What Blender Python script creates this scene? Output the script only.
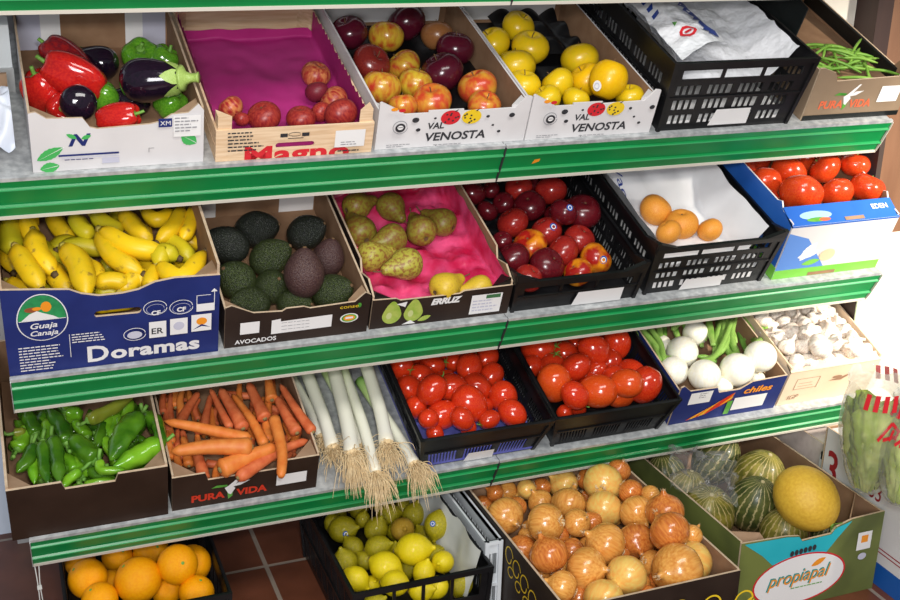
import bpy, bmesh, math, random
from mathutils import Vector, Matrix, Quaternion, noise
random.seed(7)
for _o in list(bpy.data.objects): bpy.data.objects.remove(_o)
SC = bpy.context.scene
COL = SC.collection
PI = math.pi
FZ = 0.68                      # height of the middle shelf's front edge over the floor

# ------------------------------------------------------------------ camera
FPX = 1154.95
RX = Vector((0.93127635, -0.3637572, 0.02012599))
RY = Vector((-0.10702083, -0.32596037, -0.93930633))
RZ = Vector((0.34823971, 0.87259987, -0.34248878))
CAM = Vector((0.03021861, -2.09964962, 0.88072155 + FZ))
cd = bpy.data.cameras.new('camera'); co = bpy.data.objects.new('camera', cd); COL.objects.link(co)
cd.sensor_width = 36; cd.lens = FPX / 900 * 36; cd.clip_start = 0.05
mw = Matrix.Identity(4)
for i in range(3):
    mw[i][0] = RX[i]; mw[i][1] = -RY[i]; mw[i][2] = -RZ[i]; mw[i][3] = CAM[i]
co.matrix_world = mw
SC.camera = co

# ------------------------------------------------------------------ light and exposure
SC.view_settings.view_transform = 'Standard'
SC.view_settings.look = 'None'
SC.view_settings.gamma = 1
SC.view_settings.use_curve_mapping = False
SC.view_settings.exposure = 0.06
W = bpy.data.worlds.new('daylight'); SC.world = W; W.use_nodes = True
W.node_tree.nodes['Background'].inputs[0].default_value = (0.86, 0.93, 1.0, 1)
W.node_tree.nodes['Background'].inputs[1].default_value = 0.17
def lamp(name, typ, loc, target, energy, color=(1, 1, 1), size=1.0, sizey=None, **k):
    l = bpy.data.lights.new(name, typ); o = bpy.data.objects.new(name, l); COL.objects.link(o)
    l.energy = energy; l.color = color
    if typ == 'AREA':
        l.shape = 'RECTANGLE'; l.size = size; l.size_y = sizey or size
    if typ == 'SPOT':
        l.shadow_soft_size = size
    for a, b in k.items(): setattr(l, a, b)
    o.location = loc
    o.rotation_euler = (Vector(target) - Vector(loc)).to_track_quat('-Z', 'Y').to_euler()
    return o
lamp('ceiling_light', 'AREA', (0.9, -1.5, 2.7), (0.9, 0.1, 0.8), 34, (1.0, 0.97, 0.93), 1.8, 0.6)
lamp('shop_front_daylight', 'AREA', (-0.6, -3.4, 1.9), (0.9, 0, 0.8), 68, (0.98, 0.98, 1.0), 1.1, 1.1)
lamp('camera_flash', 'AREA', (0.12, -2.15, 1.72), (1.0, 0.1, 0.7), 20, (1.0, 0.98, 0.95), 0.16, 0.1)
lamp('doorway_sun', 'SPOT', (3.3, -2.6, 2.1), (2.42, 0.1, 0.62), 1250, (1.0, 0.92, 0.80), 0.12, spot_size=math.radians(34), spot_blend=1.0)

# ------------------------------------------------------------------ frames: the shelves tip forward
ST = 0.5111907
class Frame:
    def __init__(s, E, a):
        s.E = Vector(E); s.a = a
        s.D = Vector((0, math.cos(a), math.sin(a))); s.N = Vector((0, -math.sin(a), math.cos(a)))
        s.cam = s.loc(CAM)
    def w(s, x, u, h): return s.E + Vector((x, 0, 0)) + s.D * u + s.N * h
    def loc(s, P):
        q = Vector(P) - s.E; return Vector((q.x, q.dot(s.D), q.dot(s.N)))
    def rd(s, px, py):
        d = RX * ((px - 450) / FPX) + RY * ((py - 300) / FPX) + RZ
        return Vector((d.x, d.dot(s.D), d.dot(s.N)))
    def at(s, px, py, h):          # point of the view ray at height h over the frame's floor
        d = s.rd(px, py); return s.cam + d * ((h - s.cam.z) / d.z)
TILT = 0.3613356
LT = 0.5111907
S0 = Frame((0, 0.0, 0.735 + FZ), TILT)
S1 = Frame((0, 0.0428819, 0.366087 + FZ), TILT)
S2 = Frame((0, 0, FZ), TILT)
S3 = Frame((0, 0.01511, -0.34786 + FZ), TILT)
GR = Frame((0, 0, 0), 0)

# ------------------------------------------------------------------ materials
MATS = {}
def M(name, c1, c2=None, scale=20., rough=0.5, bump=0., bscale=None, spec=0.36, coat=0., metal=0., stretch=(1, 1, 1), mid=(0.35, 0.65),
      c3=None, rnd=0.0, hue=0.0, detail=3., per=True, dist=0.0):
    if name in MATS: return MATS[name]
    m = bpy.data.materials.new(name); m.use_nodes = True; MATS[name] = m
    nt = m.node_tree; n = nt.nodes; L = nt.links; b = n['Principled BSDF']
    def I(k, v): b.inputs[k].default_value = v
    I('Base Color', (*c1, 1)); I('Roughness', rough); I('Metallic', metal)
    I('Specular IOR Level', spec); I('Coat Weight', coat); I('Coat Roughness', 0.08)
    tc = n.new('ShaderNodeTexCoord'); oi = n.new('ShaderNodeObjectInfo')
    vm = n.new('ShaderNodeVectorMath'); vm.operation = 'ADD'
    L.new(tc.outputs['Object'], vm.inputs[0])
    if per:
        vs = n.new('ShaderNodeVectorMath'); vs.operation = 'SCALE'; vs.inputs['Scale'].default_value = 37.0
        cmb = n.new('ShaderNodeCombineXYZ')
        for q in range(3): L.new(oi.outputs['Random'], cmb.inputs[q])
        L.new(cmb.outputs[0], vs.inputs[0]); L.new(vs.outputs[0], vm.inputs[1])
    mp = n.new('ShaderNodeMapping'); mp.inputs['Scale'].default_value = stretch
    L.new(vm.outputs[0], mp.inputs[0])
    if c2:
        nz = n.new('ShaderNodeTexNoise'); nz.inputs['Scale'].default_value = scale; nz.inputs['Detail'].default_value = detail
        nz.inputs['Distortion'].default_value = dist
        L.new(mp.outputs[0], nz.inputs['Vector'])
        r = n.new('ShaderNodeValToRGB'); L.new(nz.outputs[0], r.inputs[0])
        r.color_ramp.elements[0].position = mid[0]; r.color_ramp.elements[0].color = (*c1, 1)
        r.color_ramp.elements[1].position = mid[1]; r.color_ramp.elements[1].color = (*c2, 1)
        if c3:
            e = r.color_ramp.elements.new(min(0.99, mid[1] + 0.12)); e.color = (*c3, 1)
        out = r.outputs[0]
        if rnd or hue:
            hs = n.new('ShaderNodeHueSaturation'); L.new(out, hs.inputs['Color'])
            mr = n.new('ShaderNodeMapRange'); mr.inputs['To Min'].default_value = 1 - rnd; mr.inputs['To Max'].default_value = 1 + rnd
            L.new(oi.outputs['Random'], mr.inputs[0]); L.new(mr.outputs[0], hs.inputs['Value'])
            mh = n.new('ShaderNodeMapRange'); mh.inputs['To Min'].default_value = 0.5 - hue; mh.inputs['To Max'].default_value = 0.5 + hue
            L.new(oi.outputs['Random'], mh.inputs[0]); L.new(mh.outputs[0], hs.inputs['Hue'])
            out = hs.outputs[0]
        L.new(out, b.inputs['Base Color'])
    if bump:
        nb = n.new('ShaderNodeTexNoise'); nb.inputs['Scale'].default_value = bscale or scale * 3; nb.inputs['Detail'].default_value = 2
        L.new(mp.outputs[0], nb.inputs['Vector'])
        bp = n.new('ShaderNodeBump'); bp.inputs['Strength'].default_value = bump; bp.inputs['Distance'].default_value = 0.004
        L.new(nb.outputs[0], bp.inputs['Height']); L.new(bp.outputs[0], b.inputs['Normal'])
    return m
def film(name, col, alpha, rough=0.12, bump=0.0):      # thin translucent plastic
    if name in MATS: return MATS[name]
    m = bpy.data.materials.new(name); m.use_nodes = True; MATS[name] = m
    nt = m.node_tree; n = nt.nodes; L = nt.links; b = n['Principled BSDF']
    b.inputs['Base Color'].default_value = (*col, 1); b.inputs['Roughness'].default_value = rough
    b.inputs['Specular IOR Level'].default_value = 0.8
    t = n.new('ShaderNodeBsdfTransparent'); mx = n.new('ShaderNodeMixShader'); fr = n.new('ShaderNodeLayerWeight'); fr.inputs[0].default_value = 0.35
    ad = n.new('ShaderNodeMath'); ad.operation = 'ADD'; ad.use_clamp = True; ad.inputs[1].default_value = alpha
    mu = n.new('ShaderNodeMath'); mu.operation = 'MULTIPLY'; mu.inputs[1].default_value = 0.5
    L.new(fr.outputs['Fresnel'], mu.inputs[0]); L.new(mu.outputs[0], ad.inputs[0]); L.new(ad.outputs[0], mx.inputs[0])
    L.new(t.outputs[0], mx.inputs[1]); L.new(b.outputs[0], mx.inputs[2]); L.new(mx.outputs[0], n['Material Output'].inputs[0])
    tc = n.new('ShaderNodeTexCoord'); nz = n.new('ShaderNodeTexNoise'); nz.inputs['Scale'].default_value = 35
    L.new(tc.outputs['Object'], nz.inputs[0]); bp = n.new('ShaderNodeBump'); bp.inputs['Strength'].default_value = 0.8; bp.inputs['Distance'].default_value = 0.01
    L.new(nz.outputs[0], bp.inputs['Height']); L.new(bp.outputs[0], b.inputs['Normal'])
    return m
galv = M('galvanised_steel', (0.40, 0.42, 0.43), (0.62, 0.64, 0.64), 60, 0.45, metal=0.35, per=False)
green = M('green_enamel', (0.0, 0.20, 0.045), (0.002, 0.245, 0.06), 6, 0.33, spec=0.55, per=False)
green_highlight = M('green_ridge_highlight', (0.05, 0.40, 0.14), rough=0.3)
cream = M('cream_plastic', (0.62, 0.58, 0.50), rough=0.45)
blackp = M('black_plastic', (0.005, 0.005, 0.006), (0.010, 0.010, 0.011), 14, 0.35, spec=0.35)
card = M('brown_cardboard', (0.30, 0.19, 0.115), (0.36, 0.235, 0.15), 30, 0.85, spec=0.1)
cardin = M('inner_cardboard', (0.27, 0.155, 0.088), (0.32, 0.19, 0.11), 25, 0.9, spec=0.1)
cardedge = M('cut_cardboard', (0.50, 0.37, 0.25), (0.58, 0.45, 0.32), 90, 0.9, spec=0.1)
white_c = M('white_carton', (0.64, 0.62, 0.62), (0.70, 0.68, 0.68), 8, 0.6, spec=0.3)
white = M('white_label', (0.80, 0.79, 0.78), rough=0.6)
ink = M('black_ink', (0.03, 0.03, 0.035), rough=0.6)
grey_ink = M('grey_ink', (0.30, 0.30, 0.32), rough=0.6)
red_ink = M('red_ink', (0.62, 0.02, 0.03), rough=0.5)
navy = M('navy_print', (0.012, 0.022, 0.13), (0.018, 0.032, 0.17), 10, 0.55, spec=0.3)
dkbrown = M('dark_brown_print', (0.026, 0.013, 0.008), (0.038, 0.020, 0.013), 10, 0.6, spec=0.2)
wood = M('pale_poplar', (0.66, 0.45, 0.27), (0.80, 0.60, 0.40), 12, 0.7, spec=0.2, stretch=(1, 6, 14), per=True)
leafg = M('leaf_green', (0.05, 0.25, 0.03), (0.14, 0.42, 0.06), 30, 0.4)
orange_ink = M('orange_ink', (0.85, 0.30, 0.02), rough=0.5)
yellow_ink = M('yellow_ink', (0.80, 0.55, 0.02), rough=0.5)

# ------------------------------------------------------------------ mesh helpers
class MB:
    def __init__(s): s.v = []; s.f = []; s.m = []; s.sm = []
    def add(s, vs, fs, m=0, sm=False):
        o = len(s.v); s.v += [tuple(v) for v in vs]
        for f in fs: s.f.append([i + o for i in f]); s.m.append(m); s.sm.append(sm)
    def hexa(s, p, m=0):           # p: 8 corners, bottom ring then top ring
        s.add(p, [(3, 2, 1, 0), (4, 5, 6, 7), (0, 1, 5, 4), (1, 2, 6, 5), (2, 3, 7, 6), (3, 0, 4, 7)], m)
    def box(s, x0, x1, y0, y1, z0, z1, m=0):
        s.hexa([(x0, y0, z0), (x1, y0, z0), (x1, y1, z0), (x0, y1, z0), (x0, y0, z1), (x1, y0, z1), (x1, y1, z1), (x0, y1, z1)], m)
    def build(s, name, mats, parent=None, bevel=0):
        me = bpy.data.meshes.new(name); me.from_pydata(s.v, [], s.f)
        for m in (mats if isinstance(mats, (list, tuple)) else [mats]): me.materials.append(m)
        for p, mi, sm in zip(me.polygons, s.m, s.sm): p.material_index = mi; p.use_smooth = sm
        me.update()
        o = bpy.data.objects.new(name, me); COL.objects.link(o)
        if parent: o.parent = parent
        if bevel:
            b = o.modifiers.new('bevel', 'BEVEL'); b.width = bevel; b.segments = 2; b.limit_method = 'ANGLE'
        return o
def tag(o, label=None, cat=None, group=None, kind=None):
    if label: o['label'] = label
    if cat: o['category'] = cat
    if group: o['group'] = group
    if kind: o['kind'] = kind
    return o
def empty(name, fr, x, u, h, label, cat, group=None, rz=0):
    o = bpy.data.objects.new(name, None); COL.objects.link(o); o.empty_display_size = 0.05
    o.location = fr.w(x, u, h); o.rotation_euler = (fr.a, 0, rz)
    return tag(o, label, cat, group)
def panel(mb, O, A, B, outline, t, hole=None):
    """outline in (a,b) on the plane O + aA + bB; outer face on the A x B side, thickness t behind it. materials 0 outer, 1 inner, 2 edge"""
    O, A, B = Vector(O), Vector(A), Vector(B); Nn = A.cross(B).normalized()
    def ring(pts, k): return [O + A * a + B * b - Nn * (t * k) for a, b in pts]
    n = len(outline)
    if hole:
        from mathutils.geometry import tessellate_polygon
        tris = tessellate_polygon([[Vector((a, b, 0)) for a, b in outline], [Vector((a, b, 0)) for a, b in hole]]); allp = list(outline) + list(hole)
    for k, fl in ((0, False), (1, True)):
        if hole:
            fs = []
            for q in tris:
                (ax, ay), (bx, by), (cx, cy) = [allp[i] for i in q]
                ccw = (bx - ax) * (cy - ay) - (by - ay) * (cx - ax) > 0
                fs.append(tuple(q) if ccw != fl else tuple(reversed(q)))
            mb.add(ring(allp, k), fs, 0 if k == 0 else 1)
        else:
            idx = list(range(n))
            if fl: idx.reverse()
            mb.add(ring(outline, k), [idx], 0 if k == 0 else 1)
    def rim(pl, flip):
        a = ring(pl, 0); b = ring(pl, 1); m = len(pl)
        for i in range(m):
            j = (i + 1) % m
            q = [a[i], b[i], b[j], a[j]]
            if flip: q.reverse()
            mb.add(q, [(0, 1, 2, 3)], 2)
    rim(outline, False)
    if hole: rim(hole, True)
def arc(cx, cz, rx, rz, a0=0, a1=360, n=24):
    return [(cx + rx * math.cos(math.radians(a0 + (a1 - a0) * i / n)), cz + rz * math.sin(math.radians(a0 + (a1 - a0) * i / n))) for i in range(n if a1 - a0 == 360 else n + 1)]
def rect(x0, z0, x1, z1): return [(x0, z0), (x1, z0), (x1, z1), (x0, z1)]
class Face:
    """a flat printed face: (a,b) coordinates on O + aA + bB, prints raised by hairs over it"""
    def __init__(s, parent, O=(0, 0, 0), A=(1, 0, 0), B=(0, 0, 1)):
        if parent and Vector(A).x > 0.9 and Vector(O).y <= 0.001:      # prints on the front belong to the front panel
            parent = next((c for c in parent.children if c.name.startswith(('front_panel', 'front_board'))), parent)
        s.p = parent; s.O = Vector(O); s.A = Vector(A).normalized(); s.B = Vector(B).normalized(); s.N = s.A.cross(s.B); s.k = 1
    def pt(s, a, b, e): return s.O + s.A * a + s.B * b + s.N * e
    def decal(s, name, shapes, label=None):
        mb = MB(); ms = []
        for pts, m in shapes:
            if m not in ms: ms.append(m)
            s.k += 1; e = 0.0004 + 0.00012 * s.k
            mb.add([s.pt(a, b, e) for a, b in pts], [list(range(len(pts)))], ms.index(m))
        o = mb.build(name, ms, s.p)
        if label: o['label'] = label
        return o
    def ringd(s, cx, cz, rx, rz, w, m):    # an outlined ellipse as quads
        o = arc(cx, cz, rx, rz, n=32); i = arc(cx, cz, rx - w, rz - w, n=32)
        return [([o[k], o[(k + 1) % 32], i[(k + 1) % 32], i[k]], m) for k in range(32)]
    def text(s, body, a, b, size, m, name='lettering', sx=1.0, bold=0.0, shear=0.0, clip=None, space=1.0, label=None, center=False):
        cu = bpy.data.curves.new('text', 'FONT'); cu.body = body; cu.size = size; cu.offset = bold; cu.shear = shear; cu.resolution_u = 3
        cu.space_character = space
        if center: cu.align_x = 'CENTER'
        to = bpy.data.objects.new('text', cu); COL.objects.link(to)
        dg = bpy.context.evaluated_depsgraph_get()
        me = bpy.data.meshes.new_from_object(to.evaluated_get(dg))
        bpy.data.objects.remove(to); me.name = name
        s.k += 1; e = 0.0006 + 0.00012 * s.k
        for v in me.vertices:
            x, y = v.co.x * sx + a, v.co.y + b
            v.co = s.pt(x, y, e)
        if clip is not None:
            bm = bmesh.new(); bm.from_mesh(me)
            bmesh.ops.bisect_plane(bm, geom=bm.verts[:] + bm.edges[:] + bm.faces[:], plane_co=s.pt(0, clip, 0), plane_no=-s.B, clear_outer=True)
            bm.to_mesh(me); bm.free()
        me.materials.clear(); me.materials.append(m)
        o = bpy.data.objects.new(name, me); COL.objects.link(o); o.parent = s.p
        if label: o['label'] = label
        return o
    def smallprint(s, a, b, w, n, m, pitch=0.006, name='small_print'):
        rr = random.Random(n + int(a * 1000)); sh = []
        for i in range(n):
            x = a
            end = a + w * rr.uniform(0.55, 1)
            while x < end:
                l = rr.uniform(0.004, 0.012); sh.append((rect(x, b - i * pitch, min(x + l, end), b - i * pitch + pitch * 0.42), m)); x += l + 0.0018
        return s.decal(name, sh)

def revolve(prof, seg=24, mod=None, cap=True):
    """prof: list of (r, z) from bottom to top -> verts, faces"""
    vs = []; fs = []
    for j, (r, z) in enumerate(prof):
        for i in range(seg):
            a = 2 * PI * i / seg; rr = r
            zz = z
            if mod: rr, zz = mod(r, z, a)
            vs.append((rr * math.cos(a), rr * math.sin(a), zz))
    for j in range(len(prof) - 1):
        for i in range(seg):
            k = (i + 1) % seg; fs.append((j * seg + i, j * seg + k, (j + 1) * seg + k, (j + 1) * seg + i))
    if cap:
        fs.append(tuple(reversed(range(seg)))); fs.append(tuple(range((len(prof) - 1) * seg, len(prof) * seg)))
    return vs, fs
def smooth_pts(P, n):
    P = [Vector(p) for p in P]
    if len(P) == 2: return [P[0].lerp(P[1], i / (n - 1)) for i in range(n)]
    out = []; m = len(P) - 1
    for i in range(n):
        t = i / (n - 1) * m; k = min(int(t), m - 1); f = t - k
        p0 = P[k - 1] if k > 0 else P[0] * 2 - P[1]; p1 = P[k]; p2 = P[k + 1]; p3 = P[k + 2] if k + 2 <= m else P[m] * 2 - P[m - 1]
        out.append(0.5 * ((2 * p1) + (-p0 + p2) * f + (2 * p0 - 5 * p1 + 4 * p2 - p3) * f * f + (-p0 + 3 * p1 - 3 * p2 + p3) * f ** 3))
    return out
def tube(mb, P, rf, n=None, seg=10, m=0, mod=None, sm=True, close=True):
    n = n or max(2, len(P)); Q = smooth_pts(P, n); vs = []; fs = []
    up = Vector((0.13, 0.31, 0.94)); prev = None
    for j, q in enumerate(Q):
        t = (Q[min(j + 1, n - 1)] - Q[max(j - 1, 0)]).normalized()
        if prev is None:
            a = t.cross(up)
            if a.length < 0.1: a = t.cross(Vector((1, 0, 0)))
            a.normalize()
        else:
            a = (prev - t * prev.dot(t)).normalized()
        prev = a; b = t.cross(a)
        tt = j / (n - 1); r = rf(tt) if callable(rf) else rf
        for i in range(seg):
            g = 2 * PI * i / seg; k = mod(g, tt) if mod else 1
            vs.append(q + (a * math.cos(g) + b * math.sin(g)) * r * k)
    for j in range(n - 1):
        for i in range(seg):
            k = (i + 1) % seg; fs.append((j * seg + i, j * seg + k, (j + 1) * seg + k, (j + 1) * seg + i))
    if close:
        fs.append(tuple(reversed(range(seg)))); fs.append(tuple(range((n - 1) * seg, n * seg)))
    mb.add(vs, fs, m, sm)
def recentre(mb, c):
    c = Vector(c); mb.v = [tuple(Vector(v) - c) for v in mb.v]
def sheet(mb, pts, nu, nv, m=0):
    """pts: function (i/nu, j/nv) -> point"""
    vs = [pts(i / nu, j / nv) for j in range(nv + 1) for i in range(nu + 1)]
    fs = [(j * (nu + 1) + i, j * (nu + 1) + i + 1, (j + 1) * (nu + 1) + i + 1, (j + 1) * (nu + 1) + i) for j in range(nv) for i in range(nu)]
    mb.add(vs, fs, m, True)

# ------------------------------------------------------------------ copying and labelling
def dup(body, kids):
    o = body.copy(); COL.objects.link(o)
    for k in kids:
        c = k.copy(); c.parent = o; COL.objects.link(c)
    return o
PROTO = {}
def proto(key, make):
    if key not in PROTO:
        b, kids = make()
        for o in [b] + kids: COL.objects.unlink(o)
        PROTO[key] = (b, kids)
    return PROTO[key]
ORD = ['first', 'second', 'third', 'fourth', 'fifth', 'sixth', 'seventh', 'eighth', 'ninth', 'tenth', 'eleventh', 'twelfth', 'thirteenth', 'fourteenth', 'fifteenth', 'sixteenth', 'seventeenth', 'eighteenth', 'nineteenth', 'twentieth']
def ordn(i, n):
    if n == 1: return 'lone one'
    if i == 0: return 'leftmost'
    if i == n - 1: return 'rightmost'
    return ORD[i] + ' from left'
def label_rows(items, rows, where, cat, group):
    """items: list of dict(o, px, py, desc). Groups them into rows from the front to the back, counts each row from the left."""
    it = sorted(items, key=lambda d: -(d['py'] + 0.12 * d['px']))
    n = len(it); rows = min(rows, n)
    vals = [d['py'] + 0.12 * d['px'] for d in it]
    hi, lo = vals[0], vals[-1]
    R = [[] for _ in range(rows)]
    for d, v in zip(it, vals):
        R[min(rows - 1, int((hi - v) / max(1e-6, hi - lo) * rows))].append(d)
    R = [r for r in R if r]; m = len(R)
    nm = {1: ['the row'], 2: ['the front row', 'the back row'], 3: ['the front row', 'the middle row', 'the back row']}.get(m) or \
        ['the front row'] + ['the ' + ORD[k] + ' row' for k in range(1, m - 1)] + ['the back row']
    for r, rn in zip(R, nm):
        r.sort(key=lambda d: d['px'])
        for i, d in enumerate(r):
            lab = f"{d['desc']}, {ordn(i, len(r))} in {rn} of {where}"
            tag(d['o'], lab, cat, group)
def axis_q(ax, spin=0.0):
    """ax in camera terms (right, up, towards the viewer) -> quaternion turning +Z there"""
    v = RX * ax[0] - RY * ax[1] - RZ * ax[2]
    return v.normalized().to_track_quat('Z', 'Y') @ Quaternion((0, 0, 1), spin)
def relax(items, fr, x0, x1, u0, u1, hmin, iters=60, pull=0.35, hmax=9):
    """items: dict(px,py,r,h). rounds of pushing apart and pulling back to where each is seen"""
    P = []
    for d in items:
        p = fr.at(d['px'], d['py'], d['h']); d['rm'] = d['r'] * (fr.w(*p) - CAM).dot(RZ) / FPX; P.append(p)
    for it in range(iters):
        for i in range(len(P)):
            for j in range(i):
                dv = P[i] - P[j]; L = dv.length; s = (items[i]['rm'] + items[j]['rm']) * 0.93
                if L < s:
                    dv = dv / max(L, 1e-5) * (s - L) * 0.5; P[i] += dv; P[j] -= dv
        for i, d in enumerate(items):
            r = fr.rd(d['px'], d['py']).normalized(); v = P[i] - fr.cam
            q = fr.cam + r * v.dot(r); P[i] = P[i].lerp(q, pull)
            rr = d['rm'] * 0.93
            P[i].x = min(max(P[i].x, x0 + rr), x1 - rr); P[i].y = min(max(P[i].y, u0 + rr), u1 - rr); P[i].z = min(max(P[i].z, hmin + rr), hmax)
    for d, p in zip(items, P): d['p'] = p; d['w'] = fr.w(*p)
    return items
# ================================================================== THE SETTING
def structure(o): o['kind'] = 'structure'; return o
def tiles():
    m = bpy.data.materials.new('terracotta_tiles'); m.use_nodes = True; nt = m.node_tree; n = nt.nodes; L = nt.links; b = n['Principled BSDF']
    tc = n.new('ShaderNodeTexCoord'); mp = n.new('ShaderNodeMapping'); mp.inputs['Location'].default_value = (-0.517 + 0.33 * 4, -0.275 + 0.33 * 12, 0)
    L.new(tc.outputs['Object'], mp.inputs[0])
    br = n.new('ShaderNodeTexBrick'); br.offset = 0; br.squash = 1
    for k, v in (('Scale', 1), ('Mortar Size', 0.006), ('Mortar Smooth', 0.3), ('Brick Width', 0.33), ('Row Height', 0.33), ('Bias', 0)): br.inputs[k].default_value = v
    br.inputs['Color1'].default_value = (0.12, 0.037, 0.018, 1); br.inputs['Color2'].default_value = (0.15, 0.048, 0.024, 1); br.inputs['Mortar'].default_value = (0.30, 0.24, 0.19, 1)
    L.new(mp.outputs[0], br.inputs['Vector'])
    nz = n.new('ShaderNodeTexNoise'); nz.inputs['Scale'].default_value = 9; nz.inputs['Detail'].default_value = 5; L.new(tc.outputs['Object'], nz.inputs[0])
    mx = n.new('ShaderNodeMixRGB'); mx.blend_type = 'OVERLAY'; mx.inputs[0].default_value = 0.6; L.new(br.outputs['Color'], mx.inputs[1]); L.new(nz.outputs[0], mx.inputs[2])
    L.new(mx.outputs[0], b.inputs['Base Color']); b.inputs['Roughness'].default_value = 0.38
    bp = n.new('ShaderNodeBump'); bp.inputs['Strength'].default_value = 0.4; bp.inputs['Distance'].default_value = 0.003; bp.invert = True
    L.new(br.outputs['Fac'], bp.inputs['Height']); L.new(bp.outputs[0], b.inputs['Normal'])
    return m
wallm = M('wall_paint', (0.60, 0.68, 0.80), (0.64, 0.71, 0.82), 4, 0.8, per=False)
plaster_sunwood = M('plaster_and_sunlit_wood', (0.78, 0.72, 0.62), (0.84, 0.79, 0.70), 6, 0.85, per=False, bump=0.1)
brownw = M('brown_wood_panel', (0.16, 0.075, 0.04), (0.22, 0.11, 0.06), 5, 0.5, stretch=(3, 3, 0.4), per=False)
brownw_shaded = M('brown_wood_shaded', (0.030, 0.014, 0.012), (0.042, 0.020, 0.016), 6, 0.5, stretch=(3, 3, 0.4), per=False)
m = MB(); m.box(-1.6, 3.3, -3.6, 0.70, -0.05, 0); structure(m.build('floor', tiles()))
m = MB(); m.box(-1.6, 2.345, 0.635, 0.70, 0, 2.9); structure(m.build('wall_back', wallm))
m = MB(); m.box(-1.6, -0.12, 0.622, 0.635, 0, 0.075); structure(m.build('baseboard_back', M('brown_skirting', (0.20, 0.085, 0.05), (0.25, 0.11, 0.07), 7, 0.4)))
m = MB(); m.box(2.12, 2.345, 0.625, 0.635, 0.6, 2.9); structure(m.build('trim_back', plaster_sunwood))
m = MB(); m.box(2.40, 3.3, 0.54, 0.70, 0.58, 2.9); structure(m.build('wall_right', brownw))
m = MB(); m.box(2.345, 2.399, 0.535, 0.70, 0.6, 2.9); structure(m.build('trim_right', brownw_shaded))  # darker wood colour paints the unlit left side of the brown post
m = MB(); m.box(2.40, 3.3, 0.539, 0.70, 0.0, 0.58); structure(m.build('wall_right_sunlit', plaster_sunwood))  # cream colour stands in for strong sun washing out the brown wood

# ================================================================== THE SHELVES
def shelf(fr, x0, x1, label, marks=False):
    e = empty('display_shelf', fr, x0, 0, 0, label, 'shelf', 'sloping green edged shelves'); w = x1 - x0
    m = MB(); m.box(0.001, w - 0.001, 0.0, 0.54, -0.006, 0, 0)
    m.box(0.001, w - 0.001, 0.50, 0.54, -0.05, -0.006, 0); m.box(0.001, w - 0.001, 0.2, 0.23, -0.03, -0.006, 0)
    m.build('deck', galv, e)
    # rail profile in (down along the rail, out of it)
    a = LT; ca, sa = math.cos(a - fr.a), math.sin(a - fr.a)
    def q(d, o): return (-o * ca + d * sa, -d * ca - o * sa)      # local (y, z)
    H = 0.0955
    def strip(name, prof, mat, par=None):
        mb = MB(); n = len(prof)
        vs = [(x, *q(*p)) for x in (0.0015, w - 0.0015) for p in prof]
        fs = [(i, i + 1, n + i + 1, n + i) for i in range(n - 1)] + [tuple(reversed(range(n))), tuple(range(n, 2 * n)), (n - 1, 0, n, 2 * n - 1)]
        mb.add(vs, fs); return mb.build(name, mat, par or e)
    rail = strip('price_rail', [(0.0, 0.002), (0.0, 0.006), (0.018, 0.006), (0.020, 0.009), (0.024, 0.009), (0.027, 0.005), (0.060, 0.005), (0.062, 0.009), (0.066, 0.009), (0.069, 0.005), (0.088, 0.005), (0.088, 0.0), (0, 0.0)], green)
    for d in (0.020, 0.062):
        strip('ridge_highlight', [(d, 0.0088), (d, 0.0100), (d + 0.0028, 0.0100), (d + 0.0028, 0.0088)], green_highlight, rail)  # thin lighter strips paint the highlights along the rail ridges
    strip('rail_hem', [(0.088, 0.0), (0.088, 0.007), (H - 0.001, 0.008), (H, 0.0)], cream, rail)
    mb = MB(); mb.box(0.001, w - 0.001, -0.006, 0.002, -0.004, 0.0035); mb.build('front_bead', galv, e)
    for x in (0.0, w - 0.0015):
        mb = MB(); pr = [(0.0, 0.0095), (0.020, 0.0105), (0.066, 0.0105), (0.088, 0.009), (H, 0.008), (H, 0.0), (0.0, -0.005)]
        n = len(pr); mb.add([(xx, *q(*p)) for xx in (x, x + 0.0015) for p in pr], [tuple(range(n)), tuple(reversed(range(n, 2 * n)))] + [(i, n + i, n + (i + 1) % n, (i + 1) % n) for i in range(n)])
        mb.build('end_cap', (cream if x0 > 0.5 else ink) if x else (ink if x0 > 0.5 else galv), e)
    if marks:
        F = Face(e, (0, *q(0, 0.0055)), (1, 0, 0), (0, -q(1, 0)[0], -q(1, 0)[1]))
        F.decal('sticker_remnant', [([(0.072, -0.052), (0.088, -0.046), (0.089, -0.038), (0.076, -0.040)], orange_ink)], 'torn orange sticker remnant')
    return e
XL = 2.0
for fr, nm, x0 in ((S0, 'topmost', -0.3), (S1, 'upper', -0.02), (S2, 'middle', 0.0), (S3, 'lowest', 0.0)):
    a = {'topmost': 'holding nothing in sight', 'upper': 'under eggplants, peaches and apples', 'middle': 'under bananas, avocados and pears', 'lowest': 'under green peppers, carrots and leeks'}[nm]
    b = {'topmost': 'right of its twin, above the yellow apples', 'upper': 'under yellow apples and green beans', 'middle': 'under nectarines, apricots and big tomatoes', 'lowest': 'under plum tomatoes, white onions and garlic'}[nm]
    shelf(fr, x0, 1.0, f'{nm} grey steel shelf with green rail {a}', False)
    shelf(fr, 1.0, XL, f'{nm} grey steel shelf with green rail {b}', nm == 'upper')
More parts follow.
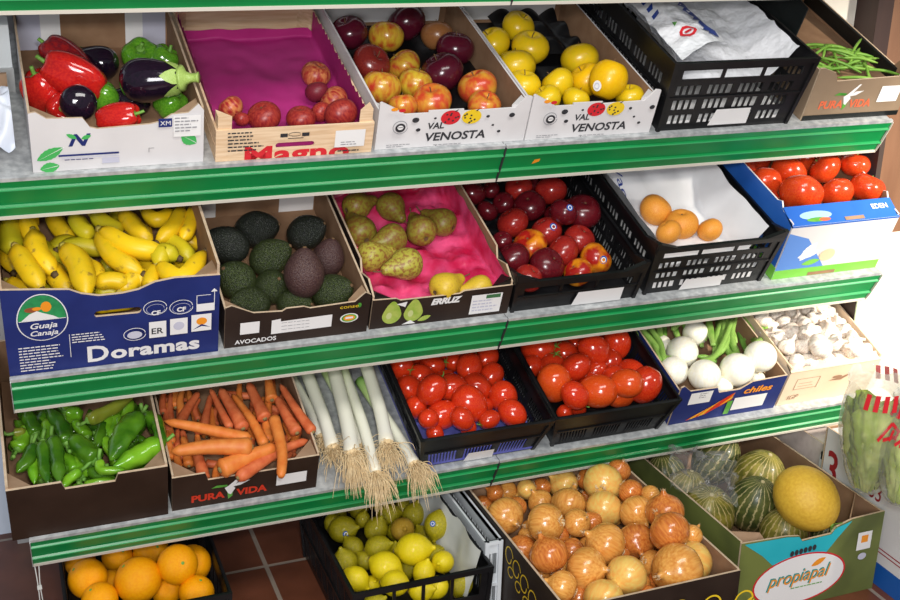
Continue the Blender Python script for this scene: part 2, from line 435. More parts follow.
# the uprights that carry them, the white back panels and the dark end panel
upm = M('upright_steel', (0.45, 0.46, 0.46), (0.52, 0.53, 0.53), 30, 0.5, metal=0.3)
for x, l in ((-0.035, 'left of the banana carton'), (0.985, 'behind the pears and nectarines')):
    m = MB(); m.box(x - 0.0, x + 0.03, 0.575, 0.60, 0, 1.7)
    for k in range(30): m.box(x + 0.012, x + 0.018, 0.5745, 0.5752, 0.1 + k * 0.05, 0.12 + k * 0.05, 1)
    tag(m.build('shelf_upright', [upm, ink]), f'grey slotted steel upright of the shelving {l}', 'upright')
bp = M('white_panel', (0.70, 0.73, 0.74), (0.74, 0.76, 0.77), 5, 0.5)
m = MB(); m.box(-0.3, 0.98, 0.602, 0.612, 0.62, 1.72); tag(m.build('backboard', bp), 'white metal backboard behind the eggplants and bananas', 'backboard')
m = MB(); m.box(1.02, 2.0, 0.602, 0.612, 0.62, 1.72); tag(m.build('backboard', bp), 'white metal backboard behind apples and apricot crate', 'panel')
m = MB(); m.box(2.045, 2.06, 0.118, 0.60, 0.0, 1.03, 0)
e = tag(m.build('end_panel', M('dark_brown_laminate', (0.045, 0.028, 0.022), rough=0.5)), 'dark brown side panel closing the shelving beside the garlic', 'panel')
m = MB(); m.box(2.044, 2.061, 0.114, 0.1175, 0.0, 0.62); m.build('edge_strip', M('pale_green_edge', (0.50, 0.62, 0.42), rough=0.5), e)

# ================================================================== CARTONS AND CRATES
def R(o): return list(reversed(o))
def carton(name, label, cat, fr, x0, x1, u0, d, front, side, back, outer, inner, edge=cardedge, t=0.004, hole=None, sideL=None, omat=None, tray=None, traym=None, basehole=False):
    w = x1 - x0; e = empty(name, fr, x0, u0, 0.0006, label, cat); ms = [outer, inner, edge]; so = omat or outer
    m = MB(); panel(m, (0, 0, 0), (1, 0, 0), (0, 0, 1), front, t, hole); m.build('front_panel', ms, e)
    m = MB(); panel(m, (w, d, 0), (-1, 0, 0), (0, 0, 1), back, t); m.build('back_panel', [so, inner, edge], e)
    m = MB(); panel(m, (w, t, 0), (0, 1, 0), (0, 0, 1), [(min(a, d - 2 * t), b) for a, b in side], t); m.build('side_panel', [so, inner, edge], e)
    sl = sideL or side
    m = MB(); panel(m, (0, t, 0), (0, -1, 0), (0, 0, 1), R([(-min(a, d - 2 * t), b) for a, b in sl]), t); m.build('side_panel', [so, inner, edge], e)
    m = MB(); m.box(t, w - t, t, d - t, 0, t); m.build('base', inner, e)
    if tray: m = MB(); m.box(t * 1.2, w - t * 1.2, t * 1.5, d - t * 1.5, t, tray); m.build('packing_tray', traym or inner, e)
    return e
def posts(e, w, d, h, hs, mat, s=0.035):           # folded corner pieces
    for x, y, sx, sy in ((0.005, 0.005, 1, 1), (w - 0.005, 0.005, -1, 1)):
        m = MB(); z1 = hs
        m.add([(x, y, 0.004), (x + sx * s, y, 0.004), (x, y + sy * s, 0.004), (x, y, z1), (x + sx * s, y, h), (x, y + sy * s, h)], [(0, 1, 2), (3, 5, 4), (0, 3, 4, 1), (1, 4, 5, 2), (2, 5, 3, 0)])
        m.build('corner_flap', mat, e)
def notch(w, h, a, b, k, sl=0.006): return [(0, 0), (w, 0), (w, h), (b + sl, h), (b, h - k), (a, h - k), (a - sl, h), (0, h)]
def plain(w, h, h2=None): return [(0, 0), (w, 0), (w, h2 or h), (0, h)]

def crate(name, label, fr, x0, x1, u0, d, h, taper=0.012, mat=blackp, rows=None, frontrows=None, groups=5, slots=4, cat='crate', rimh=0.012, frontwin=None, tray=None, traym=None, lbl=None, posth=0.0, thick=0.003):
    w = x1 - x0; e = empty(name, fr, x0, u0, 0.0006, label, cat)
    t = thick
    B = [Vector((taper, taper, 0)), Vector((w - taper, taper, 0)), Vector((w - taper, d - taper, 0)), Vector((taper, d - taper, 0))]
    T = [Vector((0, 0, h)), Vector((w, 0, h)), Vector((w, d, h)), Vector((0, d, h))]
    for k, nm in ((0, 'front_wall'), (1, 'side_wall'), (2, 'back_wall'), (3, 'side_wall')):
        b0, b1, t0, t1 = B[k], B[(k + 1) % 4], T[k], T[(k + 1) % 4]
        nrm = (b1 - b0).cross(t0 - b0).normalized(); m = MB()
        def cell(a0, a1, z0, z1, tk=t, out=0.0):
            P = []
            for z in (z0, z1):
                for a, o in ((a0, out), (a1, out), (a1, out - tk), (a0, out - tk)):
                    lo = b0.lerp(b1, a); hi = t0.lerp(t1, a); P.append(lo.lerp(hi, z) + nrm * o)
            m.hexa(P)
        rr = rows
        if k == 0 and frontrows is not None: rr = frontrows
        z = 0.0
        for (za, zb, kind) in rr:
            cell(0, 1, z, za)
            L = (b1 - b0).length; 
            if kind == 'slots':
                g = groups if k in (0, 2) else max(3, int(groups * d / w + 0.5))
                gw = 0.90 / g
                xs = 0.05
                for i in range(g):
                    a = xs + gw * i; sw = gw * 0.80 / slots
                    cell(0 if i == 0 else a - gw * 0.20 * 0.5, a + gw * 0.02, za, zb)
                    for j in range(slots):
                        aa = a + gw * 0.02 + sw * (j + 0.72); 
                        if j < slots - 1: cell(aa, aa + sw * 0.28, za, zb)
                    cell(a + gw * 0.80, (a + gw * 0.9) if i < g - 1 else 1, za, zb)
            else:                                        # windows
                nwin = kind
                cell(0, 0.07, za, zb); cell(0.93, 1, za, zb)
                for i in range(1, nwin): cell(0.07 + 0.86 * i / nwin - 0.012, 0.07 + 0.86 * i / nwin + 0.012, za, zb)
            z = zb
        cell(0, 1, z, 1)
        cell(-0.004, 1.004, 1 - rimh / h, 1.0, 0.008, 0.005)      # the rim stands out a little
        cell(0, 1, 0.47, 0.50, 0.003, 0.003)
        m.build(nm, mat, e)
    for k in range(4):
        p, q = B[k], T[k]; m = MB()
        m.hexa([p + Vector((x, y, 0)) for x, y in ((-.004, -.004), (.004, -.004), (.004, .004), (-.004, .004))] + [q + Vector((x, y, posth)) for x, y in ((-.005, -.005), (.005, -.005), (.005, .005), (-.005, .005))])
        m.build('corner_post', mat, e)
    if posth:
        for sx, xx in ((1, 0), (-1, w)):
            m = MB()
            m.add([(xx, -0.005, h), (xx + sx * 0.05, -0.005, h), (xx, -0.005, h + posth), (xx, 0.005, h), (xx + sx * 0.05, 0.005, h), (xx, 0.005, h + posth)], [(0, 1, 2), (5, 4, 3), (0, 3, 4, 1), (1, 4, 5, 2), (2, 5, 3, 0)])
            m.add([(xx - 0.005 * sx, 0, h), (xx - 0.005 * sx, 0.05, h), (xx - 0.005 * sx, 0, h + posth), (xx + 0.005 * sx, 0, h), (xx + 0.005 * sx, 0.05, h), (xx + 0.005 * sx, 0, h + posth)], [(0, 1, 2), (5, 4, 3), (0, 3, 4, 1), (1, 4, 5, 2), (2, 5, 3, 0)])
            m.build('corner_web', mat, e)
    m = MB(); m.box(taper, w - taper, taper, d - taper, 0, 0.004); m.build('base', mat, e)
    if tray:
        m = MB(); k = taper * (1 - tray / h) + t * 1.5; m.box(k, w - k, k, d - k, 0.004, tray); m.build('packing_tray', traym or mat, e)
    if lbl:
        a0, a1, z0, z1 = lbl; m = MB()
        f = lambda a, z: (B[0].lerp(B[1], a)).lerp(T[0].lerp(T[1], a), z) + Vector((0, -0.005, 0))
        m.add([f(a0, z0), f(a1, z0), f(a1 - 0.01, z1), f(a0 + 0.03, z1)], [(0, 1, 2, 3)]); m.build('price_label', white, e)
    return e

def venosta(e, w):
    F = Face(e)
    F.text('VAL', 0.105, 0.042, 0.02, ink, bold=0.0006, shear=0.1)
    F.text('VENOSTA', 0.102, 0.014, 0.0265, ink, sx=1.12, bold=0.0007, shear=0.12)
    sp = random.Random(3)
    for cx, mm in ((0.152, red_ink), (0.197, yellow_ink)):
        sh = [(arc(cx, 0.066, 0.021, 0.0165), mm)]
        for k in range(9):
            a, r = sp.uniform(0, 6.28), sp.uniform(0.2, 0.85)
            sh.append((arc(cx + 0.021 * r * math.cos(a), 0.066 + 0.0165 * r * math.sin(a), 0.0024, 0.0021, n=8), ink))
        sh.append(([(cx + 0.006, 0.081), (cx + 0.016, 0.086), (cx + 0.009, 0.079)], ink))
        F.decal('fruit_print', sh, 'red spotted round fruit print' if mm is red_ink else 'yellow spotted round fruit print')
    dots = [(0.077, 0.066, 0.0075), (0.085, 0.043, 0.005), (0.118, 0.068, 0.003), (0.232, 0.066, 0.004), (0.285, 0.066, 0.0065), (0.262, 0.029, 0.004), (0.128, 0.004, 0.001), (0.246, 0.045, 0.003)]
    F.decal('printed_dots', [(arc(x, z, r, r * 0.8, n=14), ink) for x, z, r in dots])
    F.decal('round_emblem', F.ringd(0.045, 0.053, 0.0155, 0.0145, 0.0015, grey_ink) + [(arc(0.045, 0.053, 0.0105, 0.010), ink), (arc(0.045, 0.0535, 0.0062, 0.005), white), (rect(0.040, 0.053, 0.050, 0.0545), ink)], 'round grey emblem')
    F.decal('flap_print', [(arc(0.028, 0.096, 0.007, 0.004), orange_ink), (arc(0.044, 0.093, 0.007, 0.004), red_ink)])
    F.smallprint(0.02, 0.014, 0.05, 2, grey_ink, 0.004)
    F.smallprint(0.12, 0.009, 0.1, 1, grey_ink, 0.004)
def venofront(w): return [(0, 0), (w, 0), (w, 0.104), (w - 0.012, 0.106), (w - 0.034, 0.080), (w * 0.55, 0.078), (w * 0.55, 0.083), (w * 0.32, 0.083), (w * 0.32, 0.078), (0.055, 0.078), (0.030, 0.094), (0.004, 0.108), (0, 0.106)]
def toucan(F, cx, cz, s, mwh):
    F.decal('bird_emblem', [([(cx - 0.1 * s, cz - 0.1 * s), (cx + 0.12 * s, cz - 0.05 * s), (cx + 0.1 * s, cz - 0.45 * s), (cx - 0.05 * s, cz - 0.6 * s), (cx - 0.08 * s, cz - 0.35 * s)], leafg),
        ([(cx - 0.2 * s, cz + 0.05 * s), (cx + 0.05 * s, cz + 0.2 * s), (cx + 0.2 * s, cz - 0.05 * s), (cx + 0.05 * s, cz - 0.35 * s), (cx - 0.05 * s, cz - 0.3 * s)], mwh),
        ([(cx, cz + 0.05 * s), (cx + 0.35 * s, cz + 0.28 * s), (cx + 0.75 * s, cz + 0.30 * s), (cx + 0.4 * s, cz + 0.1 * s)], mwh),
        ([(cx - 0.05 * s, cz + 0.15 * s), (cx + 0.4 * s, cz + 0.62 * s), (cx + 0.5 * s, cz + 0.62 * s), (cx + 0.15 * s, cz + 0.1 * s)], mwh),
        ([(cx - 0.1 * s, cz + 0.12 * s), (cx - 0.7 * s, cz + 0.14 * s), (cx - 0.5 * s, cz + 0.26 * s), (cx - 0.1 * s, cz + 0.22 * s)], leafg)], 'green and white bird emblem')

# ---- upper shelf
w = 0.303
boxA = carton('vegetable_carton', 'white carton with green leaf print holding eggplants and bell peppers', 'carton', S1, 0.080, 0.383, 0.012, 0.40,
    [(0, 0), (w, 0), (w, 0.112), (w - 0.01, 0.126), (w - 0.028, 0.108), (0.245, 0.106), (0.225, 0.092), (0.205, 0.088), (0.115, 0.084), (0.102, 0.088), (0.090, 0.108), (0.03, 0.110), (0.012, 0.124), (0, 0.122)],
    plain(0.40, 0.118, 0.115), plain(w, 0.118), white_c, cardin, tray=0.03)
posts(boxA, w, 0.4, 0.105, 0.11, card, 0.05)
F = Face(boxA, (0, 0.40 - 0.0045, 0))
lil = M('lilac_print', (0.50, 0.50, 0.60), (0.56, 0.56, 0.66), 8, 0.6)
F.decal('side_flap', [(rect(0.006, 0.006, 0.05, 0.114), lil), (rect(0.05, 0.006, 0.088, 0.114), white)], 'white and lilac flap inside the back')
F.decal('side_flap', [(rect(0.215, 0.006, 0.25, 0.114), white), (rect(0.25, 0.006, 0.296, 0.114), lil)], 'white and lilac flap inside the back')
F = Face(boxA)
F.text('N', 0.062, 0.052, 0.034, navy, bold=0.0012, shear=0.35, sx=1.2)
def leafshape(cx, cz, l, wd, a):
    c, s_ = math.cos(math.radians(a)), math.sin(math.radians(a)); P = []
    for k in range(13):
        t = k / 12; P.append((t * l, math.sin(PI * t) ** 0.8 * wd * (1 + 0.12 * (k % 2))))
    for k in range(11, 0, -1):
        t = k / 12; P.append((t * l, -math.sin(PI * t) ** 0.8 * wd * (1 + 0.12 * (k % 2))))
    return [(cx + x * c - y * s_, cz + x * s_ + y * c) for x, y in P]
lg2 = M('leaf_print', (0.06, 0.42, 0.10), rough=0.5)
sh = [(leafshape(0.008, 0.025, 0.052, 0.010, 28), lg2), (leafshape(0.012, 0.006, 0.034, 0.010, 10), lg2), (leafshape(0.262, 0.062, 0.034, 0.012, -35), lg2), (leafshape(0.078, 0.067, 0.02, 0.004, 150), lg2), (leafshape(0.086, 0.066, 0.018, 0.004, 20), lg2)]
sh += [([(0.008, 0.0245), (0.056, 0.050), (0.056, 0.0515)], white), ([(0.262, 0.062), (0.289, 0.0432), (0.289, 0.0445)], white), ([(0.013, 0.0055), (0.043, 0.0115), (0.043, 0.0128)], white)]
F.decal('leaf_print', sh, 'green leaf print')
F.decal('blue_stripes', [(rect(0.045, 0.031, 0.150, 0.035), navy), (rect(0.050, 0.026, 0.150, 0.028), lil), (rect(0.120, 0.012, 0.150, 0.024), lil)])
F.smallprint(0.055, 0.023, 0.05, 1, navy, 0.004)
F.decal('barcode_label', [(rect(0.221, 0.082, 0.245, 0.100), navy), (rect(0.248, 0.060, 0.297, 0.104), white)])
F.text('XM', 0.224, 0.086, 0.013, white)
F.smallprint(0.250, 0.098, 0.042, 5, grey_ink, 0.0065)
F.decal('corner_mark', [(rect(0.202, 0.040, 0.212, 0.0412), grey_ink), (rect(0.202, 0.032, 0.2032, 0.0412), grey_ink)])

# wooden crate
w = 0.308; d = 0.5
boxB = empty('wooden_crate', S1, 0.405, 0.008, 0.0006, 'pale wooden crate lined with magenta paper holding flat peaches', 'crate')
m = MB(); panel(m, (0, 0, 0), (1, 0, 0), (0, 0, 1), rect(0, 0, w, 0.068), 0.004, hole=[(w * 0.37, 0.022)] + [(a, b) for a, b in arc(w * 0.37 + 0.006, 0.028, 0.006, 0.006, 230, 90, 5)] + [(a, b) for a, b in arc(w * 0.60, 0.028, 0.006, 0.006, 90, -90, 6)])
m.build('front_board', [wood, wood, wood], boxB)
m = MB(); m.box(0, w, d - 0.004, d, 0, 0.075); m.build('back_board', wood, boxB)
for x in (0, w - 0.004):
    for z in (0.0, 0.036):
        m = MB(); m.box(x, x + 0.004, 0.004, d - 0.004, z, z + 0.032); m.build('side_slat', wood, boxB)
for x, y in ((0.004, 0.004), (w - 0.004, 0.004), (0.004, d - 0.004), (w - 0.004, d - 0.004)):
    sx = 1 if x < 0.1 else -1; sy = 1 if y < 0.1 else -1; s_ = 0.026; z1 = 0.096
    m = MB(); P = [(x, y), (x + sx * s_, y), (x, y + sy * s_)]
    m.add([(a, b, z) for z in (0.003, z1) for a, b in P], [(0, 1, 2), (5, 4, 3), (0, 3, 4, 1), (1, 4, 5, 2), (2, 5, 3, 0)]); m.build('corner_post', wood, boxB)
m = MB(); m.box(0.004, w - 0.004, 0.004, d - 0.004, 0, 0.003); m.build('base', wood, boxB)
F = Face(boxB)
F.text('Magno', 0.052, -0.008, 0.052, red_ink, sx=1.45, bold=0.0018, clip=0.001, space=1.05)
F.smallprint(0.022, 0.060, 0.075, 6, ink, 0.0072)
F.decal('small_emblem', F.ringd(0.148, 0.056, 0.012, 0.004, 0.0012, ink) + [(rect(0.12, 0.052, 0.134, 0.060), ink), (rect(0.162, 0.052, 0.176, 0.060), ink), (rect(0.135, 0.048, 0.165, 0.0495), ink)])
F.decal('price_label', [(rect(0.228, 0.022, 0.288, 0.060), white)], 'white price label'); F.smallprint(0.24, 0.032, 0.04, 2, grey_ink, 0.005)
F.smallprint(0.235, 0.013, 0.05, 1, ink, 0.006)
mag = M('magenta_paper', (0.36, 0.016, 0.150), (0.44, 0.028, 0.195), 9, 0.55, bump=0.25, bscale=22)
def liner(name, parent, w, d, zf, mat, x0=0.006, rise=0.085, amp=0.004, seed=1, zig=0.0, backrise=None, yf=0.006, yback=None, zmin=0.004):
    mb = MB(); yb = yback or d - 0.008; br = backrise if backrise is not None else rise
    def P(a, b):
        # unfold: a across, b front to back; the outer sixths climb the walls
        X = x0 + (w - 2 * x0) * min(1, max(0, (a - 0.16) / 0.68)); up = max(0, 0.16 - a, a - 0.84) / 0.16
        Y = yf + (yb - yf) * min(1, b / 0.86); ub = max(0, b - 0.86) / 0.14
        z = zf(X, Y) + up * (rise - zf(X, Y) + zig * ((int(b * 40) % 2))) + ub * (br - zf(X, Y)) * (1 if up == 0 else 0.6)
        n = noise.noise(Vector((X * 25 + seed, Y * 25, up * 3))) * amp
        X += -0.012 * up * (1 if a < 0.5 else -1) * -1 * 0 + n * 0.3
        return (min(max(X, x0), w - x0), min(Y, d - 0.006), max(zmin, z + n))
    sheet(mb, P, 44, 44)
    return mb.build(name, mat, parent)
liner('paper_liner', boxB, w, d, lambda x, y: 0.012 + 0.012 * noise.noise(Vector((x * 9, y * 9, 0))), mag, rise=0.072, zig=0.008, backrise=0.035, yback=0.455)

w = 0.325
for x0, key, lab, inn in ((0.722, 'r', 'spotted white carton with black lettering holding red and yellow apples', cardin), (1.050, 'y', 'spotted white carton with black lettering holding only yellow apples', cardin)):
    ww = w if key == 'r' else 0.298
    e = carton('apple_carton', lab, 'carton', S1, x0, x0 + ww, 0.014, 0.50, venofront(ww), plain(0.5, 0.088, 0.09), plain(ww, 0.105), white_c, cardin, edge=white_c, tray=0.012, traym=blackp)
    posts(e, ww, 0.5, 0.085, 0.09, white_c, 0.035)
    F = Face(e, (0, 0.4955, 0)); F.decal('inner_flap', [(rect(0.02, 0.02, ww - 0.02, 0.10), white)], 'white inside of the back panel')
    venosta(e, ww)
    if key == 'y':
        m = MB()
        sheet(m, lambda a, b: (0.10 + 0.17 * a, 0.30 + 0.19 * b, 0.030 + 0.020 * abs(math.sin(a * PI * 2.5)) * abs(math.sin(b * PI * 2.5))), 30, 30); m.build('moulded_insert', blackp, e)

slot3 = [(0.10, 0.26, 'slots'), (0.34, 0.50, 'slots'), (0.56, 0.72, 'slots')]
crate('plastic_crate', 'tall black plastic crate lined with printed white plastic bags', S1, 1.358, 1.718, 0.004, 0.50, 0.174, rows=slot3, frontrows=[(0.09, 0.23, 'slots'), (0.30, 0.45, 'slots'), (0.52, 0.66, 'slots'), (0.75, 0.88, 3)], groups=4, lbl=(0.36, 0.66, 0.06, 0.30), tray=0.02, traym=white)
boxF_w = 0.275; w = boxF_w; pvbrown = M('faded_brown_print', (0.24, 0.17, 0.11), (0.28, 0.20, 0.13), 10, 0.6, spec=0.3)
boxF = carton('bean_carton', 'brown carton with faded red lettering and black flaps holding green beans', 'carton', S1, 1.752, 1.752 + w, 0.02, 0.46,
    [(0, 0), (w, 0), (w, 0.180), (w - 0.02, 0.165), (w - 0.04, 0.105), (0.060, 0.100), (0.048, 0.122), (0.012, 0.135), (0, 0.135)], [(0, 0), (0.45, 0), (0.45, 0.112), (0.06, 0.098), (0.03, 0.150), (0, 0.165)], plain(w, 0.115), pvbrown, cardin, tray=0.062, sideL=[(0, 0), (0.45, 0), (0.45, 0.14), (0, 0.13)])
blk = M('black_print', (0.006, 0.008, 0.008), rough=0.45)
m = MB(); m.hexa([(w - 0.0050, 0.05, 0.060), (w - 0.0048, 0.05, 0.060), (w - 0.0048, 0.44, 0.072), (w - 0.0050, 0.44, 0.072), (w - 0.0100, 0.05, 0.096), (w - 0.0050, 0.05, 0.0975), (w - 0.0050, 0.44, 0.1115), (w - 0.010, 0.44, 0.110)]); m.build('black_flap', blk, boxF)
m = MB(); m.hexa([(0.001, 0.12, 0.133), (0.004, 0.12, 0.133), (0.004, 0.42, 0.139), (0.001, 0.42, 0.139), (0.035, 0.15, 0.205), (0.038, 0.15, 0.205), (0.038, 0.42, 0.235), (0.035, 0.42, 0.235)]); m.build('side_flap', blk, boxF)
m = MB(); m.hexa([(0.05, 0.453, 0.11), (0.20, 0.453, 0.11), (0.20, 0.456, 0.11), (0.05, 0.456, 0.11), (0.04, 0.42, 0.18), (0.17, 0.42, 0.17), (0.17, 0.423, 0.17), (0.04, 0.423, 0.18)]); m.build('back_flap', blk, boxF)
fred = M('faded_red_ink', (0.70, 0.14, 0.06), rough=0.6)
F = Face(boxF); F.text('PURA', 0.034, 0.030, 0.028, fred, sx=0.95, bold=0.001); F.text('VIDA', 0.120, 0.030, 0.028, fred, sx=0.95, bold=0.001); toucan(F, 0.106, 0.056, 0.055, white)
F.decal('price_label', [(rect(0.196, 0.040, 0.254, 0.082), white)]); F.decal('dark_base_band', [(rect(0, 0.001, w, 0.014), blk)])

# ---- middle shelf
w = 0.383; h = 0.200
zt = lambda a: h
fo = [(0, 0), (w, 0), (w, 0.192), (0.30, 0.195), (0.265, 0.190), (0.235, 0.176), (0.205, 0.171), (0.165, 0.171), (0.135, 0.180), (0.115, 0.192), (0.06, 0.199), (0, 0.206)]
hl = [(0.157, 0.122)] + arc(0.163, 0.128, 0.0075, 0.0075, 230, 90, 6) + arc(0.232, 0.128, 0.0075, 0.0075, 90, -90, 6)
boxG = carton('banana_carton', 'dark blue carton with white lettering full of bananas', 'carton', S2, 0.001, 0.001 + w, 0.007, 0.46, fo, plain(0.46, 0.215, 0.20), plain(w, 0.20), navy, cardin, hole=hl, tray=0.06, t=0.005)
posts(boxG, w, 0.46, 0.185, 0.20, card, 0.05)
F = Face(boxG)
F.text('D', 0.136, 0.014, 0.054, white, sx=1.05, bold=0.0013, space=1.0)
F.text('oramas', 0.181, 0.016, 0.043, white, sx=1.24, bold=0.0016, space=1.06)
# the oval seal
dg = M('seal_green', (0.02, 0.22, 0.07), (0.03, 0.32, 0.10), 60, 0.6)
seal = arc(0.066, 0.128, 0.044, 0.062, 0, 180, 20) + arc(0.066, 0.128, 0.044, 0.048, 180, 360, 20)
F.decal('seal', [(seal, white), ([(0.066 + (a - 0.066) * 0.955, 0.128 + (b - 0.128) * 0.965) for a, b in seal], navy),
    (arc(0.066, 0.130, 0.041, 0.057, 0, 180, 20), dg), (arc(0.050, 0.155, 0.013, 0.006), M('seal_brown', (0.30, 0.08, 0.03), rough=0.6)), (arc(0.074, 0.160, 0.009, 0.012), orange_ink), (arc(0.058, 0.157, 0.008, 0.004), orange_ink),
    ([(0.030, 0.131), (0.045, 0.146), (0.058, 0.152), (0.066, 0.147), (0.085, 0.138), (0.094, 0.131)], white), (rect(0.026, 0.1295, 0.106, 0.131), white)], 'green and white landscape seal')
F.text('Guaja', 0.066, 0.111, 0.018, white, center=True, sx=1.15, shear=0.25, bold=0.0003); F.text('Canaja', 0.066, 0.094, 0.0165, white, center=True, sx=1.1, shear=0.25, bold=0.0003)
F.smallprint(0.020, 0.066, 0.09, 9, white, 0.0062); F.smallprint(0.113, 0.092, 0.075, 4, white, 0.0055)
F.decal('divider', [(rect(0.1085, 0.042, 0.1095, 0.098), white)])
sh = []
for cx, cz in ((0.262, 0.141), (0.308, 0.143)):
    sh += F.ringd(cx, cz, 0.0215, 0.0165, 0.0013, white) + F.ringd(cx, cz, 0.0165, 0.0115, 0.0008, lil)
F.decal('round_emblem', sh); F.text('CF', 0.253, 0.136, 0.014, white, bold=0.0006); F.text('CF', 0.299, 0.138, 0.014, white, bold=0.0006)
F.decal('round_emblem', F.ringd(0.222, 0.096, 0.020, 0.0145, 0.0013, white) + [(arc(0.222, 0.096, 0.0135, 0.009), lil)])
F.decal('quality_marks', [(rect(0.248, 0.084, 0.279, 0.123), white), (rect(0.286, 0.086, 0.318, 0.125), white), (rect(0.325, 0.088, 0.362, 0.129), white), (arc(0.344, 0.112, 0.010, 0.009), orange_ink), ([(0.328, 0.093), (0.344, 0.105), (0.360, 0.096), (0.344, 0.100)], navy), (arc(0.302, 0.107, 0.010, 0.010), lil)])
F.text('ER', 0.251, 0.094, 0.020, ink, bold=0.0003)
F.decal('fill_mark', [(rect(0.334, 0.137, 0.3352, 0.176), white), (rect(0.3352, 0.137, 0.366, 0.155), white), (rect(0.366, 0.137, 0.3672, 0.184), white), (rect(0.334, 0.175, 0.360, 0.1762), white), ([(0.360, 0.182), (0.372, 0.182), (0.366, 0.190)], white)])

w = 0.292; h = 0.082; blackbox = M('black_brown_print', (0.022, 0.013, 0.010), (0.032, 0.020, 0.015), 12, 0.5, spec=0.25)
boxH = carton('avocado_carton', 'low dark carton with white labels holding avocados', 'carton', S2, 0.397, 0.397 + w, 0.012, 0.42,
    [(0, 0), (w, 0), (w, 0.098), (w - 0.012, 0.105), (w - 0.032, 0.084), (0.168, 0.080), (0.155, 0.086), (0.12, 0.086), (0.112, 0.080), (0.055, 0.084), (0.012, 0.108), (0, 0.104)], plain(0.42, 0.095, 0.105), plain(w, 0.11), blackbox, cardin, tray=0.012)
posts(boxH, w, 0.42, 0.088, 0.095, card, 0.04)
F = Face(boxH, (0, 0.4155, 0)); F.decal('inner_flap', [(rect(0.006, 0.01, 0.062, 0.108), white), (leafshape(0.02, 0.08, 0.02, 0.006, 60), ink)], 'white flap inside the back panel')
F.decal('inner_flap', [(rect(0.205, 0.01, 0.285, 0.108), white), (leafshape(0.235, 0.09, 0.025, 0.008, -40), lg2), (leafshape(0.24, 0.075, 0.02, 0.007, 160), ink)], 'white printed flap inside the back panel')
F = Face(boxH)
F.decal('price_label', [(rect(0.030, 0.032, 0.068, 0.062), white)], 'small white label'); F.decal('long_label', [([(0.092, 0.024), (0.215, 0.026), (0.215, 0.058), (0.110, 0.055), (0.110, 0.062), (0.092, 0.060)], white)], 'long white label')
for k in range(3): F.smallprint(0.112, 0.050 - k * 0.008, 0.1, 1, grey_ink, 0.003)
F.text('AVOCADOS', 0.020, 0.010, 0.015, white, sx=1.0, bold=0.0003)
F.text('conse', 0.228, 0.072, 0.013, yellow_ink, sx=1.3); F.decal('leaf_mark', [(arc(0.269, 0.077, 0.004, 0.006), leafg)])
F.decal('oval_sticker', [(arc(0.250, 0.046, 0.019, 0.012), white), (arc(0.250, 0.046, 0.016, 0.010), leafg), (arc(0.250, 0.046, 0.012, 0.007), orange_ink), (rect(0.242, 0.044, 0.258, 0.049), white)])

w = 0.310; h = 0.074
boxI = carton('pear_carton', 'low black carton with pear pictures lined with pink tissue', 'carton', S2, 0.696, 0.696 + w, 0.016, 0.44,
    [(0, 0), (w, 0), (w, 0.078), (0.20, 0.076), (0.19, 0.070), (0.06, 0.070), (0.05, 0.076), (0, 0.078)], [(0, 0), (0.43, 0), (0.43, 0.105), (0.10, 0.105), (0.085, 0.080), (0.04, 0.10), (0, 0.085)], plain(w, 0.11), blackbox, cardin, tray=0.02)
posts(boxI, w, 0.44, 0.070, 0.095, blackp, 0.045)
F = Face(boxI)
pg = M('pear_print_green', (0.28, 0.42, 0.05), (0.42, 0.50, 0.10), 70, 0.5)
for cx in (0.045, 0.092):
    pr = [(cx + 0.021 * math.cos(t) * (1 - 0.35 * max(0, math.sin(t))), 0.034 + (0.024 if math.sin(t) < 0 else 0.036) * math.sin(t)) for t in [k * PI / 12 for k in range(24)]]
    F.decal('pear_picture', [(pr, pg), (arc(cx - 0.006, 0.032, 0.006, 0.009), M('pear_print_light', (0.55, 0.60, 0.25), rough=0.5))], 'printed green pear')
F.decal('white_print', [([(0.070, 0.004), (0.088, 0.014), (0.100, 0.004)], white), (leafshape(0.104, 0.010, 0.03, 0.006, 20), pg), ([(0.052, 0.062), (0.072, 0.052), (0.075, 0.066)], white)])
F.text('ERRUZ', 0.128, 0.050, 0.021, white, sx=1.02, bold=0.0012, shear=0.25, space=0.92)
F.decal('price_label', [(rect(0.219, 0.010, 0.289, 0.062), white), (rect(0.252, 0.050, 0.285, 0.060), M('dark_green_ink', (0.05, 0.16, 0.06), rough=0.6))], 'white label with a green block')
F.smallprint(0.223, 0.044, 0.06, 4, lil, 0.008)
pinkt = M('pink_tissue', (0.52, 0.010, 0.06), (0.82, 0.09, 0.24), 16, 0.30, bump=0.9, bscale=28, spec=0.6)
liner('tissue_liner', boxI, w, 0.44, lambda x, y: 0.034 + 0.024 * noise.noise(Vector((x * 16, y * 16, 4))) + 0.012 * noise.noise(Vector((x * 45, y * 45, 2))), pinkt, rise=0.088, backrise=0.1, amp=0.008, seed=5, zmin=0.024)

crate('plastic_crate', 'low black plastic crate holding nectarines', S2, 1.012, 1.322, 0.012, 0.48, 0.088, taper=0.006, rows=[(0.2, 0.45, 'slots'), (0.55, 0.8, 'slots')], frontrows=[(0.42, 0.74, 3)], lbl=(0.47, 0.88, 0.02, 0.46), tray=0.012, posth=0.02, rimh=0.010)
crate('plastic_crate', 'taller black plastic crate lined with white paper holding apricots', S2, 1.336, 1.668, 0.012, 0.48, 0.138, rows=slot3, frontrows=[(0.10, 0.24, 'slots'), (0.32, 0.46, 'slots'), (0.54, 0.67, 'slots'), (0.76, 0.90, 3)], groups=4, lbl=(0.28, 0.64, 0.03, 0.26), tray=0.045, traym=white, posth=0.016)

